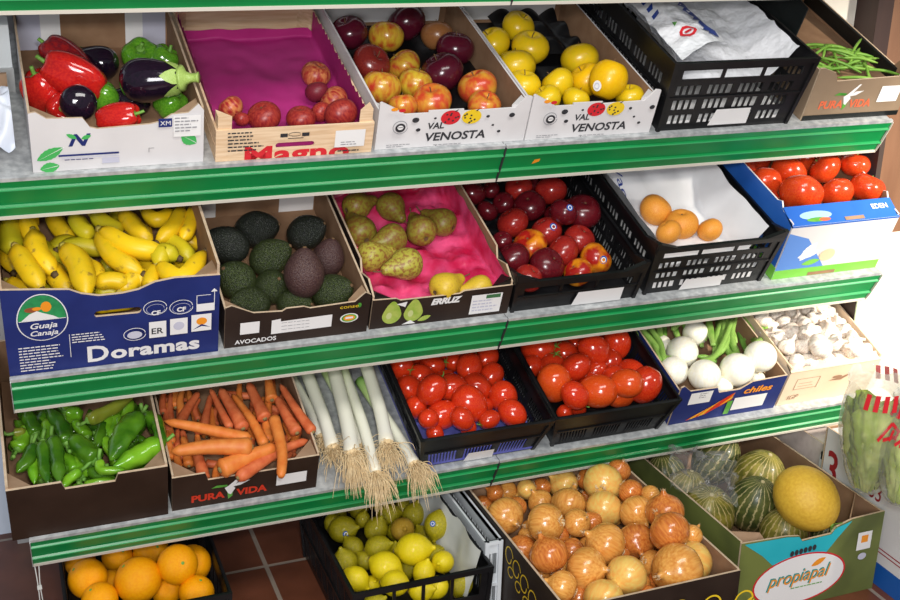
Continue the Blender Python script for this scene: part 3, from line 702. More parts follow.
bluep = M('bright_blue_print', (0.02, 0.12, 0.50), (0.03, 0.15, 0.56), 8, 0.45, spec=0.4)
limep = M('lime_print', (0.15, 0.48, 0.04), (0.20, 0.55, 0.07), 8, 0.5)
w = 0.305
boxL = carton('tomato_carton', 'blue and white carton with folded front ledge holding big tomatoes', 'carton', S2, 1.690, 1.690 + w, 0.02, 0.42,
    plain(w, 0.155, 0.155), [(0, 0), (0.41, 0), (0.41, 0.175), (0.075, 0.175), (0.06, 0.182), (0.045, 0.165), (0, 0.160)], plain(w, 0.17), white_c, cardin, edge=white_c, omat=bluep, tray=0.09)
m = MB(); m.hexa([(0.0, 0.0, 0.150), (w, 0.0, 0.150), (w, 0.052, 0.168), (0.0, 0.052, 0.168), (0.0, -0.001, 0.1545), (w, -0.001, 0.1545), (w, 0.052, 0.1725), (0.0, 0.052, 0.1725)]); ld = m.build('front_ledge', [bluep], boxL)
F = Face(boxL, (0, -0.001, 0.1548), (1, 0, 0), (0, 0.947, 0.321)); 
F.decal('label_print', [(arc(0.075, 0.026, 0.045, 0.012), M('pale_blue_print', (0.35, 0.55, 0.85), rough=0.5)), (arc(0.075, 0.014, 0.03, 0.006), leafg), (arc(0.095, 0.013, 0.016, 0.005), fred), (rect(0.15, 0.004, 0.205, 0.014), card)]); F.text('EDEN', 0.238, 0.028, 0.019, white, bold=0.0004)
F = Face(boxL); F.decal('lower_print', [([(0, 0), (0.16, 0), (0.06, 0.115), (0, 0.135)], M('mid_blue_print', (0.10, 0.24, 0.62), rough=0.5)), (rect(0, 0, w, 0.026), limep), (leafshape(0.06, 0.05, 0.06, 0.014, 60), white), (leafshape(0.05, 0.06, 0.06, 0.01, 15), white), (leafshape(0.07, 0.038, 0.05, 0.008, 10), limep), (arc(0.135, 0.06, 0.022, 0.018), M('faded_orange', (0.85, 0.55, 0.35), rough=0.5)), (rect(0.10, 0.0012, 0.18, 0.011), cardin)])
m = MB(); m.box(-0.0012, -0.0002, 0.0, 0.41, 0.0, 0.034); m.build('side_band', limep, boxL)

# ---- lowest shelf
w = 0.298
boxM = carton('pepper_carton', 'plain dark brown carton heaped with long green peppers', 'carton', S3, -0.030, -0.030 + w, 0.003, 0.42, notch(w, 0.146, 0.105, 0.198, 0.020), plain(0.42, 0.152, 0.15), plain(w, 0.15), dkbrown, cardin, tray=0.035, t=0.005)
posts(boxM, w, 0.42, 0.135, 0.150, card, 0.05)
w = 0.302
boxN = carton('carrot_carton', 'dark brown carton with red lettering heaped with carrots', 'carton', S3, 0.277, 0.277 + w, 0.010, 0.42, notch(w, 0.100, 0.072, 0.228, 0.022), plain(0.42, 0.105, 0.11), plain(w, 0.11), dkbrown, cardin, tray=0.02)
posts(boxN, w, 0.42, 0.092, 0.10, card, 0.05)
rp = M('bright_red_ink', (0.60, 0.035, 0.01), rough=0.6)
F = Face(boxN); F.text('PURA', 0.038, 0.018, 0.027, rp, sx=1.0, bold=0.0011); F.text('VIDA', 0.132, 0.018, 0.027, rp, sx=1.0, bold=0.0011); toucan(F, 0.117, 0.044, 0.055, white)
F.decal('price_label', [(rect(0.214, 0.028, 0.278, 0.060), white)])
bluetray = M('violet_blue_tray', (0.10, 0.11, 0.42), (0.14, 0.15, 0.50), 10, 0.5)
crate('plastic_crate', 'black plastic crate of plum tomatoes beside the leeks', S3, 0.800, 1.110, -0.004, 0.42, 0.112, taper=0.02, rows=[(0.15, 0.42, 'slots'), (0.5, 0.78, 'slots')], groups=3, slots=9, frontrows=[(0.06, 0.42, 'slots')], lbl=(0.36, 0.62, 0.02, 0.30), tray=0.036, traym=bluetray, rimh=0.012)
crate('plastic_crate', 'black plastic crate of plum tomatoes beside the white onions', S3, 1.120, 1.436, -0.004, 0.42, 0.114, taper=0.02, rows=[(0.15, 0.42, 'slots'), (0.5, 0.78, 'slots')], groups=3, slots=9, frontrows=[(0.06, 0.42, 'slots')], tray=0.036, traym=blackp, rimh=0.012)
w = 0.304
boxQ = carton('onion_carton', 'navy carton with chilli picture holding white spring onions', 'carton', S3, 1.450, 1.450 + w, 0.018, 0.42,
    [(0, 0), (w, 0), (w, 0.112), (0.205, 0.108), (0.175, 0.088), (0.115, 0.088), (0.105, 0.106), (0.03, 0.108), (0.008, 0.128), (0, 0.125)], plain(0.42, 0.112, 0.115), plain(w, 0.115), navy, cardin, tray=0.04)
F = Face(boxQ)
F.decal('small_label', [(rect(0.035, 0.062, 0.096, 0.100), white)], 'white label'); F.smallprint(0.06, 0.093, 0.03, 3, grey_ink, 0.006)
sh = []
for k in range(7):
    sh.append((leafshape(0.045 + k * 0.008, 0.008 + k * 0.002, 0.13 - k * 0.006, 0.006, 24 + k * 3), [rp, yellow_ink, orange_ink][k % 3]))
F.decal('chilli_picture', sh, 'red and yellow chilli picture')
F.decal('price_label', [(rect(0.168, 0.020, 0.262, 0.062), white), (rect(0.150, 0.010, 0.165, 0.055), leafg)]); F.text('chiles', 0.185, 0.074, 0.028, orange_ink, sx=1.3, bold=0.0008, shear=0.2)
w = 0.275
creamc = M('cream_carton', (0.66, 0.50, 0.34), (0.74, 0.58, 0.42), 7, 0.65)
boxR = carton('garlic_carton', 'cream coloured carton with folded ledge heaped with garlic', 'carton', S3, 1.765, 1.765 + w, 0.022, 0.42,
    plain(w, 0.115, 0.115), plain(0.41, 0.125, 0.135), plain(w, 0.13), creamc, creamc, edge=creamc, tray=0.06)
m = MB(); m.hexa([(0, 0, 0.110), (w, 0, 0.110), (w, 0.022, 0.118), (0, 0.022, 0.118), (0, -0.001, 0.1145), (w, -0.001, 0.1145), (w, 0.022, 0.1225), (0, 0.022, 0.1225)]); m.build('front_ledge', creamc, boxR)
bi = M('brown_ink', (0.30, 0.17, 0.10), rough=0.6)
F = Face(boxR); F.decal('outlined_box', [(rect(0.03, 0.05, 0.10, 0.0515), bi), (rect(0.03, 0.085, 0.10, 0.0865), bi), (rect(0.03, 0.05, 0.0315, 0.085), bi), (rect(0.0985, 0.05, 0.10, 0.085), bi), (rect(0.04, 0.06, 0.085, 0.0612), bi), (rect(0.04, 0.07, 0.08, 0.0712), bi), (arc(0.155, 0.075, 0.014, 0.005), bi), ([(0.13, 0.065), (0.17, 0.062), (0.20, 0.082), (0.165, 0.072)], bi)])
F.text('IGP', 0.02, 0.018, 0.022, bi, shear=0.2)

# ---- on the floor
FR = 0.0
crate('plastic_crate', 'black plastic crate of oranges on the floor', GR, 0.055, 0.368, -0.075, 0.42, 0.185, taper=0.01, rows=[(0.12, 0.40, 'slots'), (0.52, 0.80, 'slots')], frontrows=[(0.12, 0.40, 'slots'), (0.55, 0.92, 'slots')], groups=6, slots=3, tray=0.09)
crate('plastic_crate', 'black plastic crate of lemons on the floor', GR, 0.605, 0.910, -0.165, 0.46, 0.185, taper=0.01, rows=[(0.12, 0.40, 'slots'), (0.52, 0.80, 'slots')], frontrows=[(0.12, 0.40, 'slots'), (0.62, 0.92, 4)], groups=5, slots=4, tray=0.075)
whp = M('white_plastic', (0.60, 0.63, 0.66), (0.66, 0.69, 0.71), 10, 0.4)
crate('empty_crate', 'narrow white plastic crate wedged between lemons and yellow onions', GR, 0.918, 0.950, -0.12, 0.46, 0.215, taper=0.0, mat=whp, rows=[(0.2, 0.5, 'slots'), (0.6, 0.85, 'slots')], groups=1, slots=2, rimh=0.008)
w = 0.405
boxO = carton('onion_carton', 'large black carton with yellow scroll print heaped with yellow onions', 'carton', GR, 0.958, 0.958 + w, -0.415, 0.56,
    plain(w, 0.228), plain(0.56, 0.230, 0.228), plain(w, 0.228), blackbox, cardin, tray=0.14, t=0.005)
F = Face(boxO); sh = []
for k in range(6):
    cx = 0.03 + k * 0.072; sh += F.ringd(cx, 0.185, 0.024, 0.024, 0.004, yellow_ink) + F.ringd(cx + 0.03, 0.16, 0.018, 0.014, 0.003, yellow_ink) + [(leafshape(cx - 0.01, 0.165, 0.04, 0.006, 50), yellow_ink)]
F.decal('scroll_print', sh)
F = Face(boxO, (0, 0.56, 0), (0, -1, 0), (0, 0, 1)); sh = []
for k in range(5):
    cx = 0.30 + k * 0.055; sh += F.ringd(cx, 0.195, 0.018, 0.02, 0.003, yellow_ink) + F.ringd(cx + 0.02, 0.165, 0.015, 0.012, 0.003, yellow_ink)
F.decal('scroll_print', sh)
w = 0.392
olive = M('olive_print', (0.10, 0.12, 0.035), (0.17, 0.20, 0.05), 5, 0.55, mid=(0.4, 0.6))
boxP = carton('melon_carton', 'olive green carton with turquoise band and oval logo holding melons', 'carton', GR, 1.452, 1.452 + w, -0.295, 0.55,
    [(0, 0), (w, 0), (w, 0.208), (0.30, 0.205), (0.255, 0.192), (0.245, 0.178), (0.165, 0.176), (0.155, 0.190), (0.12, 0.196), (0, 0.202)], plain(0.54, 0.205, 0.20), plain(w, 0.2), olive, cardin, tray=0.06, t=0.005)
m = MB(); m.hexa([(0.012, 0.006, 0.15), (0.10, 0.006, 0.15), (0.10, 0.009, 0.15), (0.012, 0.009, 0.15), (0.006, 0.05, 0.203), (0.07, 0.03, 0.198), (0.07, 0.033, 0.198), (0.006, 0.053, 0.203)]); m.build('corner_flap', card, boxP)
m = MB(); m.hexa([(w - 0.09, 0.012, 0.12), (w - 0.012, 0.09, 0.12), (w - 0.008, 0.09, 0.12), (w - 0.086, 0.012, 0.12), (w - 0.09, 0.012, 0.205), (w - 0.012, 0.09, 0.21), (w - 0.008, 0.09, 0.21), (w - 0.086, 0.012, 0.205)]); m.build('corner_flap', card, boxP)
turq = M('turquoise_print', (0.02, 0.42, 0.50), (0.03, 0.47, 0.55), 9, 0.5)
F = Face(boxP)
F.decal('turquoise_band', [([(0.008, 0.198), (0.06, 0.158), (0.09, 0.128), (0.235, 0.128), (0.262, 0.160), (0.30, 0.201), (0.255, 0.190), (0.245, 0.1765), (0.165, 0.1745), (0.155, 0.188), (0.12, 0.194)], turq)])
F.decal('oval_logo', [(arc(0.172, 0.075, 0.128, 0.066, n=40), red_ink), (arc(0.172, 0.075, 0.123, 0.062, n=40), white), (leafshape(0.20, 0.102, 0.042, 0.007, 22), orange_ink)], 'white oval logo with red outline')
F.text('propiapal', 0.165, 0.070, 0.048, M('teal_ink', (0.02, 0.28, 0.26), rough=0.6), center=True, sx=0.92, bold=0.0007, shear=0.3)
F.text('propiapal', 0.168, 0.067, 0.048, orange_ink, center=True, sx=0.92, bold=0.0000, shear=0.3, name='lettering_shadow')
F.smallprint(0.15, 0.052, 0.10, 1, leafg, 0.006)
F.decal('vent_holes', [(arc(0.14 + 0.012 * k, 0.148 + 0.001 * k, 0.0055, 0.0075, n=10), ink) for k in range(6)])
F.decal('sticker', [(rect(0.322, 0.118, 0.362, 0.165), white), (rect(0.333, 0.137, 0.352, 0.156), orange_ink), (arc(0.342, 0.100, 0.012, 0.009), lil)], 'white sticker with orange sun')
# white cartons on the right
pinkish = M('pinkish_carton', (0.60, 0.50, 0.45), (0.66, 0.56, 0.51), 6, 0.7, stretch=(1, 12, 12))
w = 0.38
boxW = carton('closed_carton', 'large white carton with dark red symbols and blue base under the bagged lettuce', 'carton', GR, 1.862, 1.862 + w, -0.52, 0.475, plain(w, 0.305), plain(0.465, 0.305, 0.305), plain(w, 0.305), white_c, cardin, tray=0.30, traym=white_c)
F = Face(boxW, (0, 0.475, 0), (0, -1, 0), (0, 0, 1))
drk = M('dark_red_ink', (0.32, 0.015, 0.02), rough=0.6)
F.text('3', 0.015, 0.165, 0.125, drk, sx=0.8, bold=0.002, label='large dark red numeral'); F.text('S3', 0.170, 0.205, 0.062, drk, sx=0.8)
F.decal('blue_band', [(rect(0, 0, 0.475, 0.058), M('royal_blue_print', (0.01, 0.09, 0.36), rough=0.5)), (rect(0.12, 0.085, 0.40, 0.088), drk), (rect(0.12, 0.095, 0.40, 0.098), drk), (rect(0.06, 0.286, 0.40, 0.290), grey_ink)], 'blue band along the base')
F.text('C', 0.33, 0.12, 0.05, drk)
w = 0.36
boxX = carton('closed_carton', 'pinkish white carton standing behind the yellow melon', 'carton', GR, 1.900, 1.900 + 0.14, -0.035, 0.50, plain(0.14, 0.228), plain(0.49, 0.228, 0.228), plain(0.14, 0.228), pinkish, cardin, tray=0.22, traym=pinkish)
m = MB(); m.box(-0.010, -0.002, 0.000, 0.022, 0.08, 0.205); m.box(-0.0102, -0.0018, 0.003, 0.019, 0.195, 0.215, 1); t_ = m.build('hanging_tag', [white, ink]); t_.location = GR.w(1.897, -0.03, 0); tag(t_, 'slim white tag with a black tip on the pinkish carton', 'tag')
# clip strip hanging from the lowest shelf
m = MB()
tube(m, [(0.004, 0.060, 0.246), (0.006, 0.055, 0.20), (0.006, 0.055, 0.155)], 0.0012, 8, 6); tube(m, [(0.012, 0.060, 0.246), (0.010, 0.055, 0.20), (0.012, 0.055, 0.155)], 0.0012, 8, 6); m.box(0.004, 0.013, 0.052, 0.058, 0.192, 0.199)
k_ = m.build('wire_hook', M('white_wire', (0.6, 0.6, 0.57), rough=0.4)); tag(k_, 'thin white wire hook hanging under the lowest shelf at its left end', 'hook')
m = MB(); m.box(-0.004, 0.020, 0.051, 0.054, 0.12, 0.156); m.box(0.002, 0.006, 0.0505, 0.051, 0.140, 0.145, 1); m.box(0.011, 0.015, 0.0505, 0.051, 0.140, 0.145, 1); m.build('plate', [cream, ink], k_)
# ================================================================== PRODUCE
def mk(name, vs, fs, mat, sm=True):
    mb = MB(); mb.add(vs, fs, 0, sm); return mb.build(name, mat)
def kid(body, mb, name, mat, label=None):
    o = mb.build(name, mat, body)
    if label: o['label'] = label
    return o
def round_prof(n, top=0.28, bot=0.16, flat=0.88, tw=0.26, skew=0.08):
    P = []
    for i in range(n + 1):
        t = PI * i / n; c = -math.cos(t); r = math.sin(t) * (1 + skew * c)
        z = flat * c
        if c > 0: z -= top * math.exp(-(r / tw) ** 2)
        else: z += bot * math.exp(-(r / tw) ** 2)
        P.append((max(r, 0.004), z))
    return P
def put(key, make, pos, axis, scale, spin=None, name=None):
    b, kids = proto(key, make); o = dup(b, kids)
    o.location = pos; o.rotation_mode = 'QUATERNION'; o.rotation_quaternion = axis_q(axis, random.uniform(0, 6.28) if spin is None else spin)
    o.scale = (scale,) * 3 if not isinstance(scale, tuple) else scale
    return o
def rax(v=0.5, up=0.85, fw=0.45): return (random.uniform(-v, v), up + random.uniform(-v, v) * 0.5, fw + random.uniform(-v, v) * 0.6)

def fill(L, fr, x0, x1, u0, u1, h, rm, n, make, desc, seed=1, vis=None):
    rr = random.Random(seed); tries = 0
    while n and tries < 3000:
        tries += 1; p = Vector((rr.uniform(x0, x1), rr.uniform(u0, u1), h + rr.uniform(-0.004, 0.004))); r = rm * rr.uniform(0.88, 1.08)
        if all((p - d['p']).length > (r + d['rm']) * 0.90 for d in L):
            w = fr.w(*p); q = w - CAM; px, py = 450 + FPX * q.dot(RX) / q.dot(RZ), 300 + FPX * q.dot(RY) / q.dot(RZ)
            # only where it can be seen between the others
            if any((Vector((px - d['px'], py - d['py'])).length < d['r'] * 0.55) for d in L): continue
            d = dict(p=p, rm=r, w=w, px=px, py=py, r=r * FPX / q.dot(RZ), desc=desc); d['o'] = make(d); L.append(d); n -= 1
# ---- skins
streak = (1, 1, 0.12)
m_apple = {
 'dark': M('apple_dark_red', (0.045, 0.003, 0.012), (0.11, 0.008, 0.02), 30, 0.22, stretch=(55, 55, 7), mid=(0.3, 0.8), coat=0.4, detail=2, rnd=0.15),
 'red': M('apple_red', (0.14, 0.008, 0.012), (0.30, 0.04, 0.022), 1, 0.25, stretch=(38, 38, 8), mid=(0.35, 0.75), coat=0.35, detail=3),
 'mix': M('apple_red_yellow', (0.56, 0.36, 0.03), (0.42, 0.05, 0.015), 1, 0.28, stretch=(3, 3, 1.2), mid=(0.38, 0.66), coat=0.3, detail=6, hue=0.015),
 'orange': M('apple_orange_red', (0.62, 0.30, 0.03), (0.52, 0.055, 0.02), 1, 0.28, stretch=(2.4, 2.4, 1.0), mid=(0.32, 0.62), coat=0.3, detail=4),
 'brown': M('apple_brownish', (0.22, 0.08, 0.03), (0.30, 0.13, 0.04), 1, 0.32, stretch=(30, 30, 10), coat=0.2),
 'yellow': M('apple_yellow', (0.74, 0.48, 0.006), (0.66, 0.47, 0.010), 1, 0.33, stretch=(4, 4, 4), mid=(0.3, 0.75), coat=0.25, rnd=0.06),
 'gold': M('apple_golden', (0.78, 0.42, 0.003), (0.80, 0.48, 0.005), 1, 0.35, stretch=(9, 9, 9), coat=0.15, rnd=0.05)}
stemm = M('brown_stem', (0.10, 0.055, 0.025), (0.16, 0.09, 0.04), 60, 0.8)
gstem = M('green_stem', (0.10, 0.26, 0.03), (0.20, 0.40, 0.07), 40, 0.5)
def mk_apple(kind):
    def f():
        def mod(r, z, a): return r * (1 + 0.025 * math.cos(5 * a) * (1 if z < 0 else 0.4) + 0.02 * math.cos(2 * a + 1)), z + 0.02 * r * math.cos(a + 2)
        vs, fs = revolve(round_prof(18), 26, mod); b = mk('apple', vs, fs, m_apple[kind])
        mb = MB(); tube(mb, [(0, 0, 0.50), (0.03, 0.0, 0.75), (0.09, 0.02, 0.95)], 0.028, 5, 6); kid(b, mb, 'stem', stemm)
        mb = MB(); v2, f2 = revolve([(0.002, -0.725), (0.07, -0.735), (0.085, -0.76), (0.03, -0.765)], 8); mb.add(v2, f2); kid(b, mb, 'calyx', stemm)
        return b, list(b.children)
    return f
def sticker(body, pos_dir, r, mat, mat2, name='sticker'):
    d = Vector(pos_dir).normalized(); mb = MB(); q = d.to_track_quat('Z', 'Y')
    def ring(rr, e, n=16):
        out = []
        for k in range(n):
            a = 2 * PI * k / n; v = d * r + q @ Vector((rr * math.cos(a), rr * math.sin(a), 0)); out.append(v.normalized() * (r + e))
        return out
    mb.add(ring(0.24, 0.012), [tuple(range(16))], 0)
    rg = ring(0.15, 0.020); ri = ring(0.10, 0.020); mb.add(rg + ri, [(k, (k + 1) % 16, 16 + (k + 1) % 16, 16 + k) for k in range(16)], 1)
    return mb.build(name, [mat, mat2], body)
blue_ink = M('sticker_blue', (0.015, 0.09, 0.36), rough=0.25)

apples = [(349, 33, 19, 'dark', 'dark red apple'), (386, 37, 18, 'mix', 'dull yellow apple'), (407, 23, 20, 'dark', 'dark purple red apple'), (437, 36, 17, 'brown', 'brownish red apple'), (455, 49, 19, 'dark', 'dark purple apple'),
 (371, 64, 20, 'red', 'deep red apple'), (404, 66, 17, 'mix', 'yellow and red apple'), (442, 73, 22, 'dark', 'large dark red apple'), (381, 88, 20, 'mix', 'yellow apple with red blush'), (415, 84, 18, 'mix', 'yellow speckled apple'), (432, 102, 20, 'orange', 'orange red apple'), (478, 88, 20, 'orange', 'bright orange red apple'), (484, 106, 17, 'orange', 'half hidden orange apple'), (403, 107, 15, 'orange', 'half hidden red apple')]
L = [dict(px=a, py=b, r=c, h=0.055, k=k, desc=d) for a, b, c, k, d in apples]
relax(L, S1, 0.728, 1.040, 0.034, 0.515, 0.013)
for d in L: d['o'] = put('apple_' + d['k'], mk_apple(d['k']), d['w'], rax(0.7), d['rm'], name='apple')
label_rows(L, 4, 'the red apple carton', 'apple', 'apples in the red apple carton')
ya = [(492, 45, 18, 'yellow'), (518, 27, 17, 'yellow'), (530, 48, 19, 'yellow'), (516, 68, 20, 'yellow'), (522, 86, 18, 'yellow'), (580, 60, 19, 'yellow'), (558, 84, 17, 'yellow'), (547, 99, 15, 'yellow'), (587, 80, 18, 'gold'), (576, 100, 14, 'yellow'), (630, 97, 14, 'yellow'), (608, 80, 21, 'gold')]
L = [dict(px=a, py=b, r=c, h=0.055, k=k, desc='yellow apple' if k == 'yellow' else 'golden yellow apple') for a, b, c, k in ya]
L[-1]['h'] = 0.085; L[-1]['desc'] = 'large stickered golden apple'
relax(L, S1, 1.056, 1.342, 0.034, 0.515, 0.013)
for i, d in enumerate(L):
    sc = d['rm'] if i < 11 else (d['rm'] * 0.92, d['rm'] * 0.92, d['rm'] * 1.12)
    d['o'] = put('apple_' + d['k'], mk_apple(d['k']), d['w'], rax(0.7) if i < 11 else (0.35, 0.9, 0.1), sc, None if i < 11 else 0)
    if i == 11:
        o = d['o']; v = o.rotation_quaternion.inverted() @ (RX * -0.62 + RY * 0.35 - RZ * 0.75); sticker(o, v, 1.03, white, lil)
label_rows(L, 4, 'the yellow apple carton', 'apple', 'apples in the yellow apple carton')

# flat peaches on the magenta liner
mp_ = {'r': M('peach_red', (0.20, 0.008, 0.014), (0.40, 0.05, 0.03), 1, 0.36, stretch=(8, 8, 3), mid=(0.3, 0.7), rnd=0.12), 'y': M('peach_blush', (0.32, 0.02, 0.02), (0.58, 0.20, 0.07), 1, 0.36, stretch=(4, 4, 1.2), mid=(0.38, 0.64), rnd=0.1),
       'd': M('peach_dark', (0.12, 0.008, 0.02), (0.20, 0.02, 0.03), 1, 0.45, stretch=(26, 26, 12))}
def mk_peach(kind):
    def f():
        def mod(r, z, a):
            g = math.exp(-((((a + PI) % (2 * PI)) - PI) / 0.28) ** 2); return r * (1 - 0.07 * g), z
        vs, fs = revolve(round_prof(16, 0.22, 0.05, 0.86, 0.25, 0.05), 26, mod); b = mk('peach', vs, fs, mp_[kind])
        mb = MB(); v2, f2 = revolve([(0.01, 0.55), (0.08, 0.64), (0.06, 0.68), (0.01, 0.68)], 8); mb.add(v2, f2); kid(b, mb, 'stem_scar', stemm)
        return b, list(b.children)
    return f
pc = [(231, 108, 13, 'y', 'blushed peach'), (242, 119, 8, 'r', 'small red peach'), (264, 117, 17, 'r', 'red peach'), (301, 119, 15, 'r', 'red peach'), (316, 75, 15, 'y', 'striped blushed peach'), (317, 92, 12, 'd', 'dark red peach'), (334, 101, 15, 'y', 'orange red peach'), (341, 114, 17, 'r', 'red peach'), (321, 112, 11, 'r', 'red peach')]
L = [dict(px=a, py=b, r=c, h=0.040, k=k, desc=d) for a, b, c, k, d in pc]
relax(L, S1, 0.413, 0.708, 0.036, 0.5, 0.012)
for d in L: d['o'] = put('peach_' + d['k'], mk_peach(d['k']), d['w'], rax(0.8), d['rm'])
label_rows(L, 3, 'the wooden crate', 'peach', 'peaches in the wooden crate')

# nectarines
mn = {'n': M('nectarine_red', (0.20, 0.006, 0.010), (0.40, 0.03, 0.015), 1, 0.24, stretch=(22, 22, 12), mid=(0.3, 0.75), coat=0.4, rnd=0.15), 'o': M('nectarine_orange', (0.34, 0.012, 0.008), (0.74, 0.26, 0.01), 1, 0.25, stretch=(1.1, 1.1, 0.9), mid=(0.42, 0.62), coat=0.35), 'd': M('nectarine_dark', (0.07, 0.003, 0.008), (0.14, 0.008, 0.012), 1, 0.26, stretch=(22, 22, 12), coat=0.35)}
def mk_nect(kind):
    def f():
        b, k = mk_peach('r')(); b.data.materials[0] = mn[kind]; b.name = 'nectarine'; b.data.name = 'nectarine'
        return b, k
    return f
nc = [(472, 193, 13, 'd'), (519, 188, 13, 'n'), (551, 191, 15, 'n'), (530, 206, 15, 'd'), (513, 223, 15, 'n'), (584, 212, 17, 'd'), (562, 214, 13, 'd'), (548, 230, 15, 'n'), (530, 246, 16, 'o'), (579, 240, 15, 'n'), (514, 259, 16, 'd'), (562, 254, 16, 'n'), (545, 268, 17, 'd'), (595, 259, 16, 'o'), (579, 276, 14, 'o'), (532, 282, 14, 'n')]
nd = {'n': 'red nectarine', 'o': 'orange red nectarine', 'd': 'dark red nectarine'}
nc = [(a, b, c * 1.1, k) for a, b, c, k in nc]
L = [dict(px=a, py=b, r=c, h=0.06, k=k, desc=nd[k]) for a, b, c, k in nc]
relax(L, S2, 1.018, 1.316, 0.04, 0.5, 0.013)
for i, d in enumerate(L):
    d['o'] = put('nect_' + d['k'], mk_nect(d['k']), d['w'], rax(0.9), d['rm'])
    if i in (6, 13, 7):
        v = d['o'].rotation_quaternion.inverted() @ (RX * 0.35 + RY * (-0.25 if i != 13 else 0.1) - RZ * 0.9); sticker(d['o'], v, 0.99, blue_ink, white)
        d['desc'] = 'stickered ' + d['desc']
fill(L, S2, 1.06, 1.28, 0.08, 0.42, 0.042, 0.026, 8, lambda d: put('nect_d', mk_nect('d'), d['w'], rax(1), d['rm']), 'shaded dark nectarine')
label_rows(L, 5, 'the nectarine crate', 'nectarine', 'nectarines in the low black crate')
m = MB()
for i in range(3):
    for j in range(4):
        cx, cy = 1.065 + i * 0.055, 0.20 + j * 0.075
        if (i + j) % 1 == 0 and i < 2:
            vs, fs = revolve([(0.030, 0.0), (0.031, 0.004), (0.027, 0.014), (0.020, 0.006), (0.004, 0.003)], 18, None, False); m.add([(x + cx - 1.012, y + cy - 0.03 + 0.0, z + 0.012) for x, y, z in vs], fs, 0, True)
ins = m.build('moulded_insert', blackp, None); ins.parent = [o for o in COL.objects if o.name.startswith('plastic_crate') and 'nectarines' in o.get('label', '')][0]

# apricots
ma = M('apricot_skin', (0.66, 0.22, 0.02), (0.74, 0.34, 0.05), 1, 0.5, stretch=(22, 22, 18), rnd=0.05)
def mk_apri():
    b, k = mk_peach('r')(); b.data.materials[0] = ma; b.name = 'apricot'; b.data.name = 'apricot'; return b, k
L = [dict(px=a, py=b, r=c, h=0.085, desc='orange apricot') for a, b, c in [(656, 211, 17), (681, 224, 17), (669, 232, 13), (710, 230, 13)]]
relax(L, S2, 1.345, 1.655, 0.04, 0.5, 0.047)
for d in L: d['o'] = put('apri', mk_apri, d['w'], rax(0.9), d['rm'])
label_rows(L, 2, 'the paper lined crate', 'apricot', 'apricots on the white paper')

# big tomatoes
mt = {'t': M('tomato_red', (0.60, 0.035, 0.008), (0.68, 0.075, 0.012), 1, 0.22, stretch=(14, 14, 14), coat=0.5, rnd=0.06), 'd': M('tomato_shaded', (0.36, 0.02, 0.008), (0.50, 0.05, 0.012), 1, 0.25, stretch=(14, 14, 14), coat=0.4)}  # the deeper red copy paints shade onto the rear and lower tomatoes
def calyx(mb, z, n=5, l=0.42, w=0.08, drop=0.05):
    for k in range(n):
        a = 2 * PI * k / n; c, s_ = math.cos(a), math.sin(a)
        P = []
        for t, ww in ((0, w), (0.4, w * 1.2), (0.75, w * 0.7), (1, 0.01)):
            r = 0.03 + l * t; zz = z + 0.06 * math.sin(t * PI) - drop * t * t
            P += [(r * c - ww * s_, r * s_ + ww * c, zz), (r * c + ww * s_, r * s_ - ww * c, zz)]
        mb.add(P, [(0, 1, 3, 2), (2, 3, 5, 4), (4, 5, 7, 6)], 0, True)
def mk_tom(kind):
    def f():
        def mod(r, z, a): return r * (1 + 0.045 * math.cos(5 * a) * (0.3 + max(0, z))), z
        vs, fs = revolve(round_prof(16, 0.20, 0.06, 0.80, 0.3, 0.05), 28, mod); b = mk('tomato', vs, fs, mt[kind])
        mb = MB(); calyx(mb, 0.60, 5, 0.36, 0.05); tube(mb, [(0, 0, 0.58), (0.02, 0, 0.74)], 0.045, 3, 6); kid(b, mb, 'calyx', gstem)
        return b, list(b.children)
    return f
tl = [(740, 172, 15, 'd', 0.13), (758, 162, 13, 'd', 0.13), (808, 160, 15, 't', 0.13), (768, 202, 13, 'd', 0.12), (788, 173, 18, 't', 0.14), (765, 183, 17, 't', 0.15), (825, 168, 17, 't', 0.16), (855, 165, 15, 't', 0.16), (801, 194, 22, 't', 0.16), (837, 193, 17, 't', 0.155), (867, 188, 18, 't', 0.16)]
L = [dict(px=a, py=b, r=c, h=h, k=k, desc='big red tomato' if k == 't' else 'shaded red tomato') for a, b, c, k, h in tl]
L[8]['desc'] = 'largest flattened red tomato'
relax(L, S2, 1.695, 2.03, 0.055, 0.46, 0.092, pull=0.45)
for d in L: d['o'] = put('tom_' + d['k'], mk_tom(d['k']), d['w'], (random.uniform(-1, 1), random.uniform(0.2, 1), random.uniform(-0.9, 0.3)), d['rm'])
label_rows(L, 3, 'the blue tomato carton', 'tomato', 'big tomatoes in the blue carton')

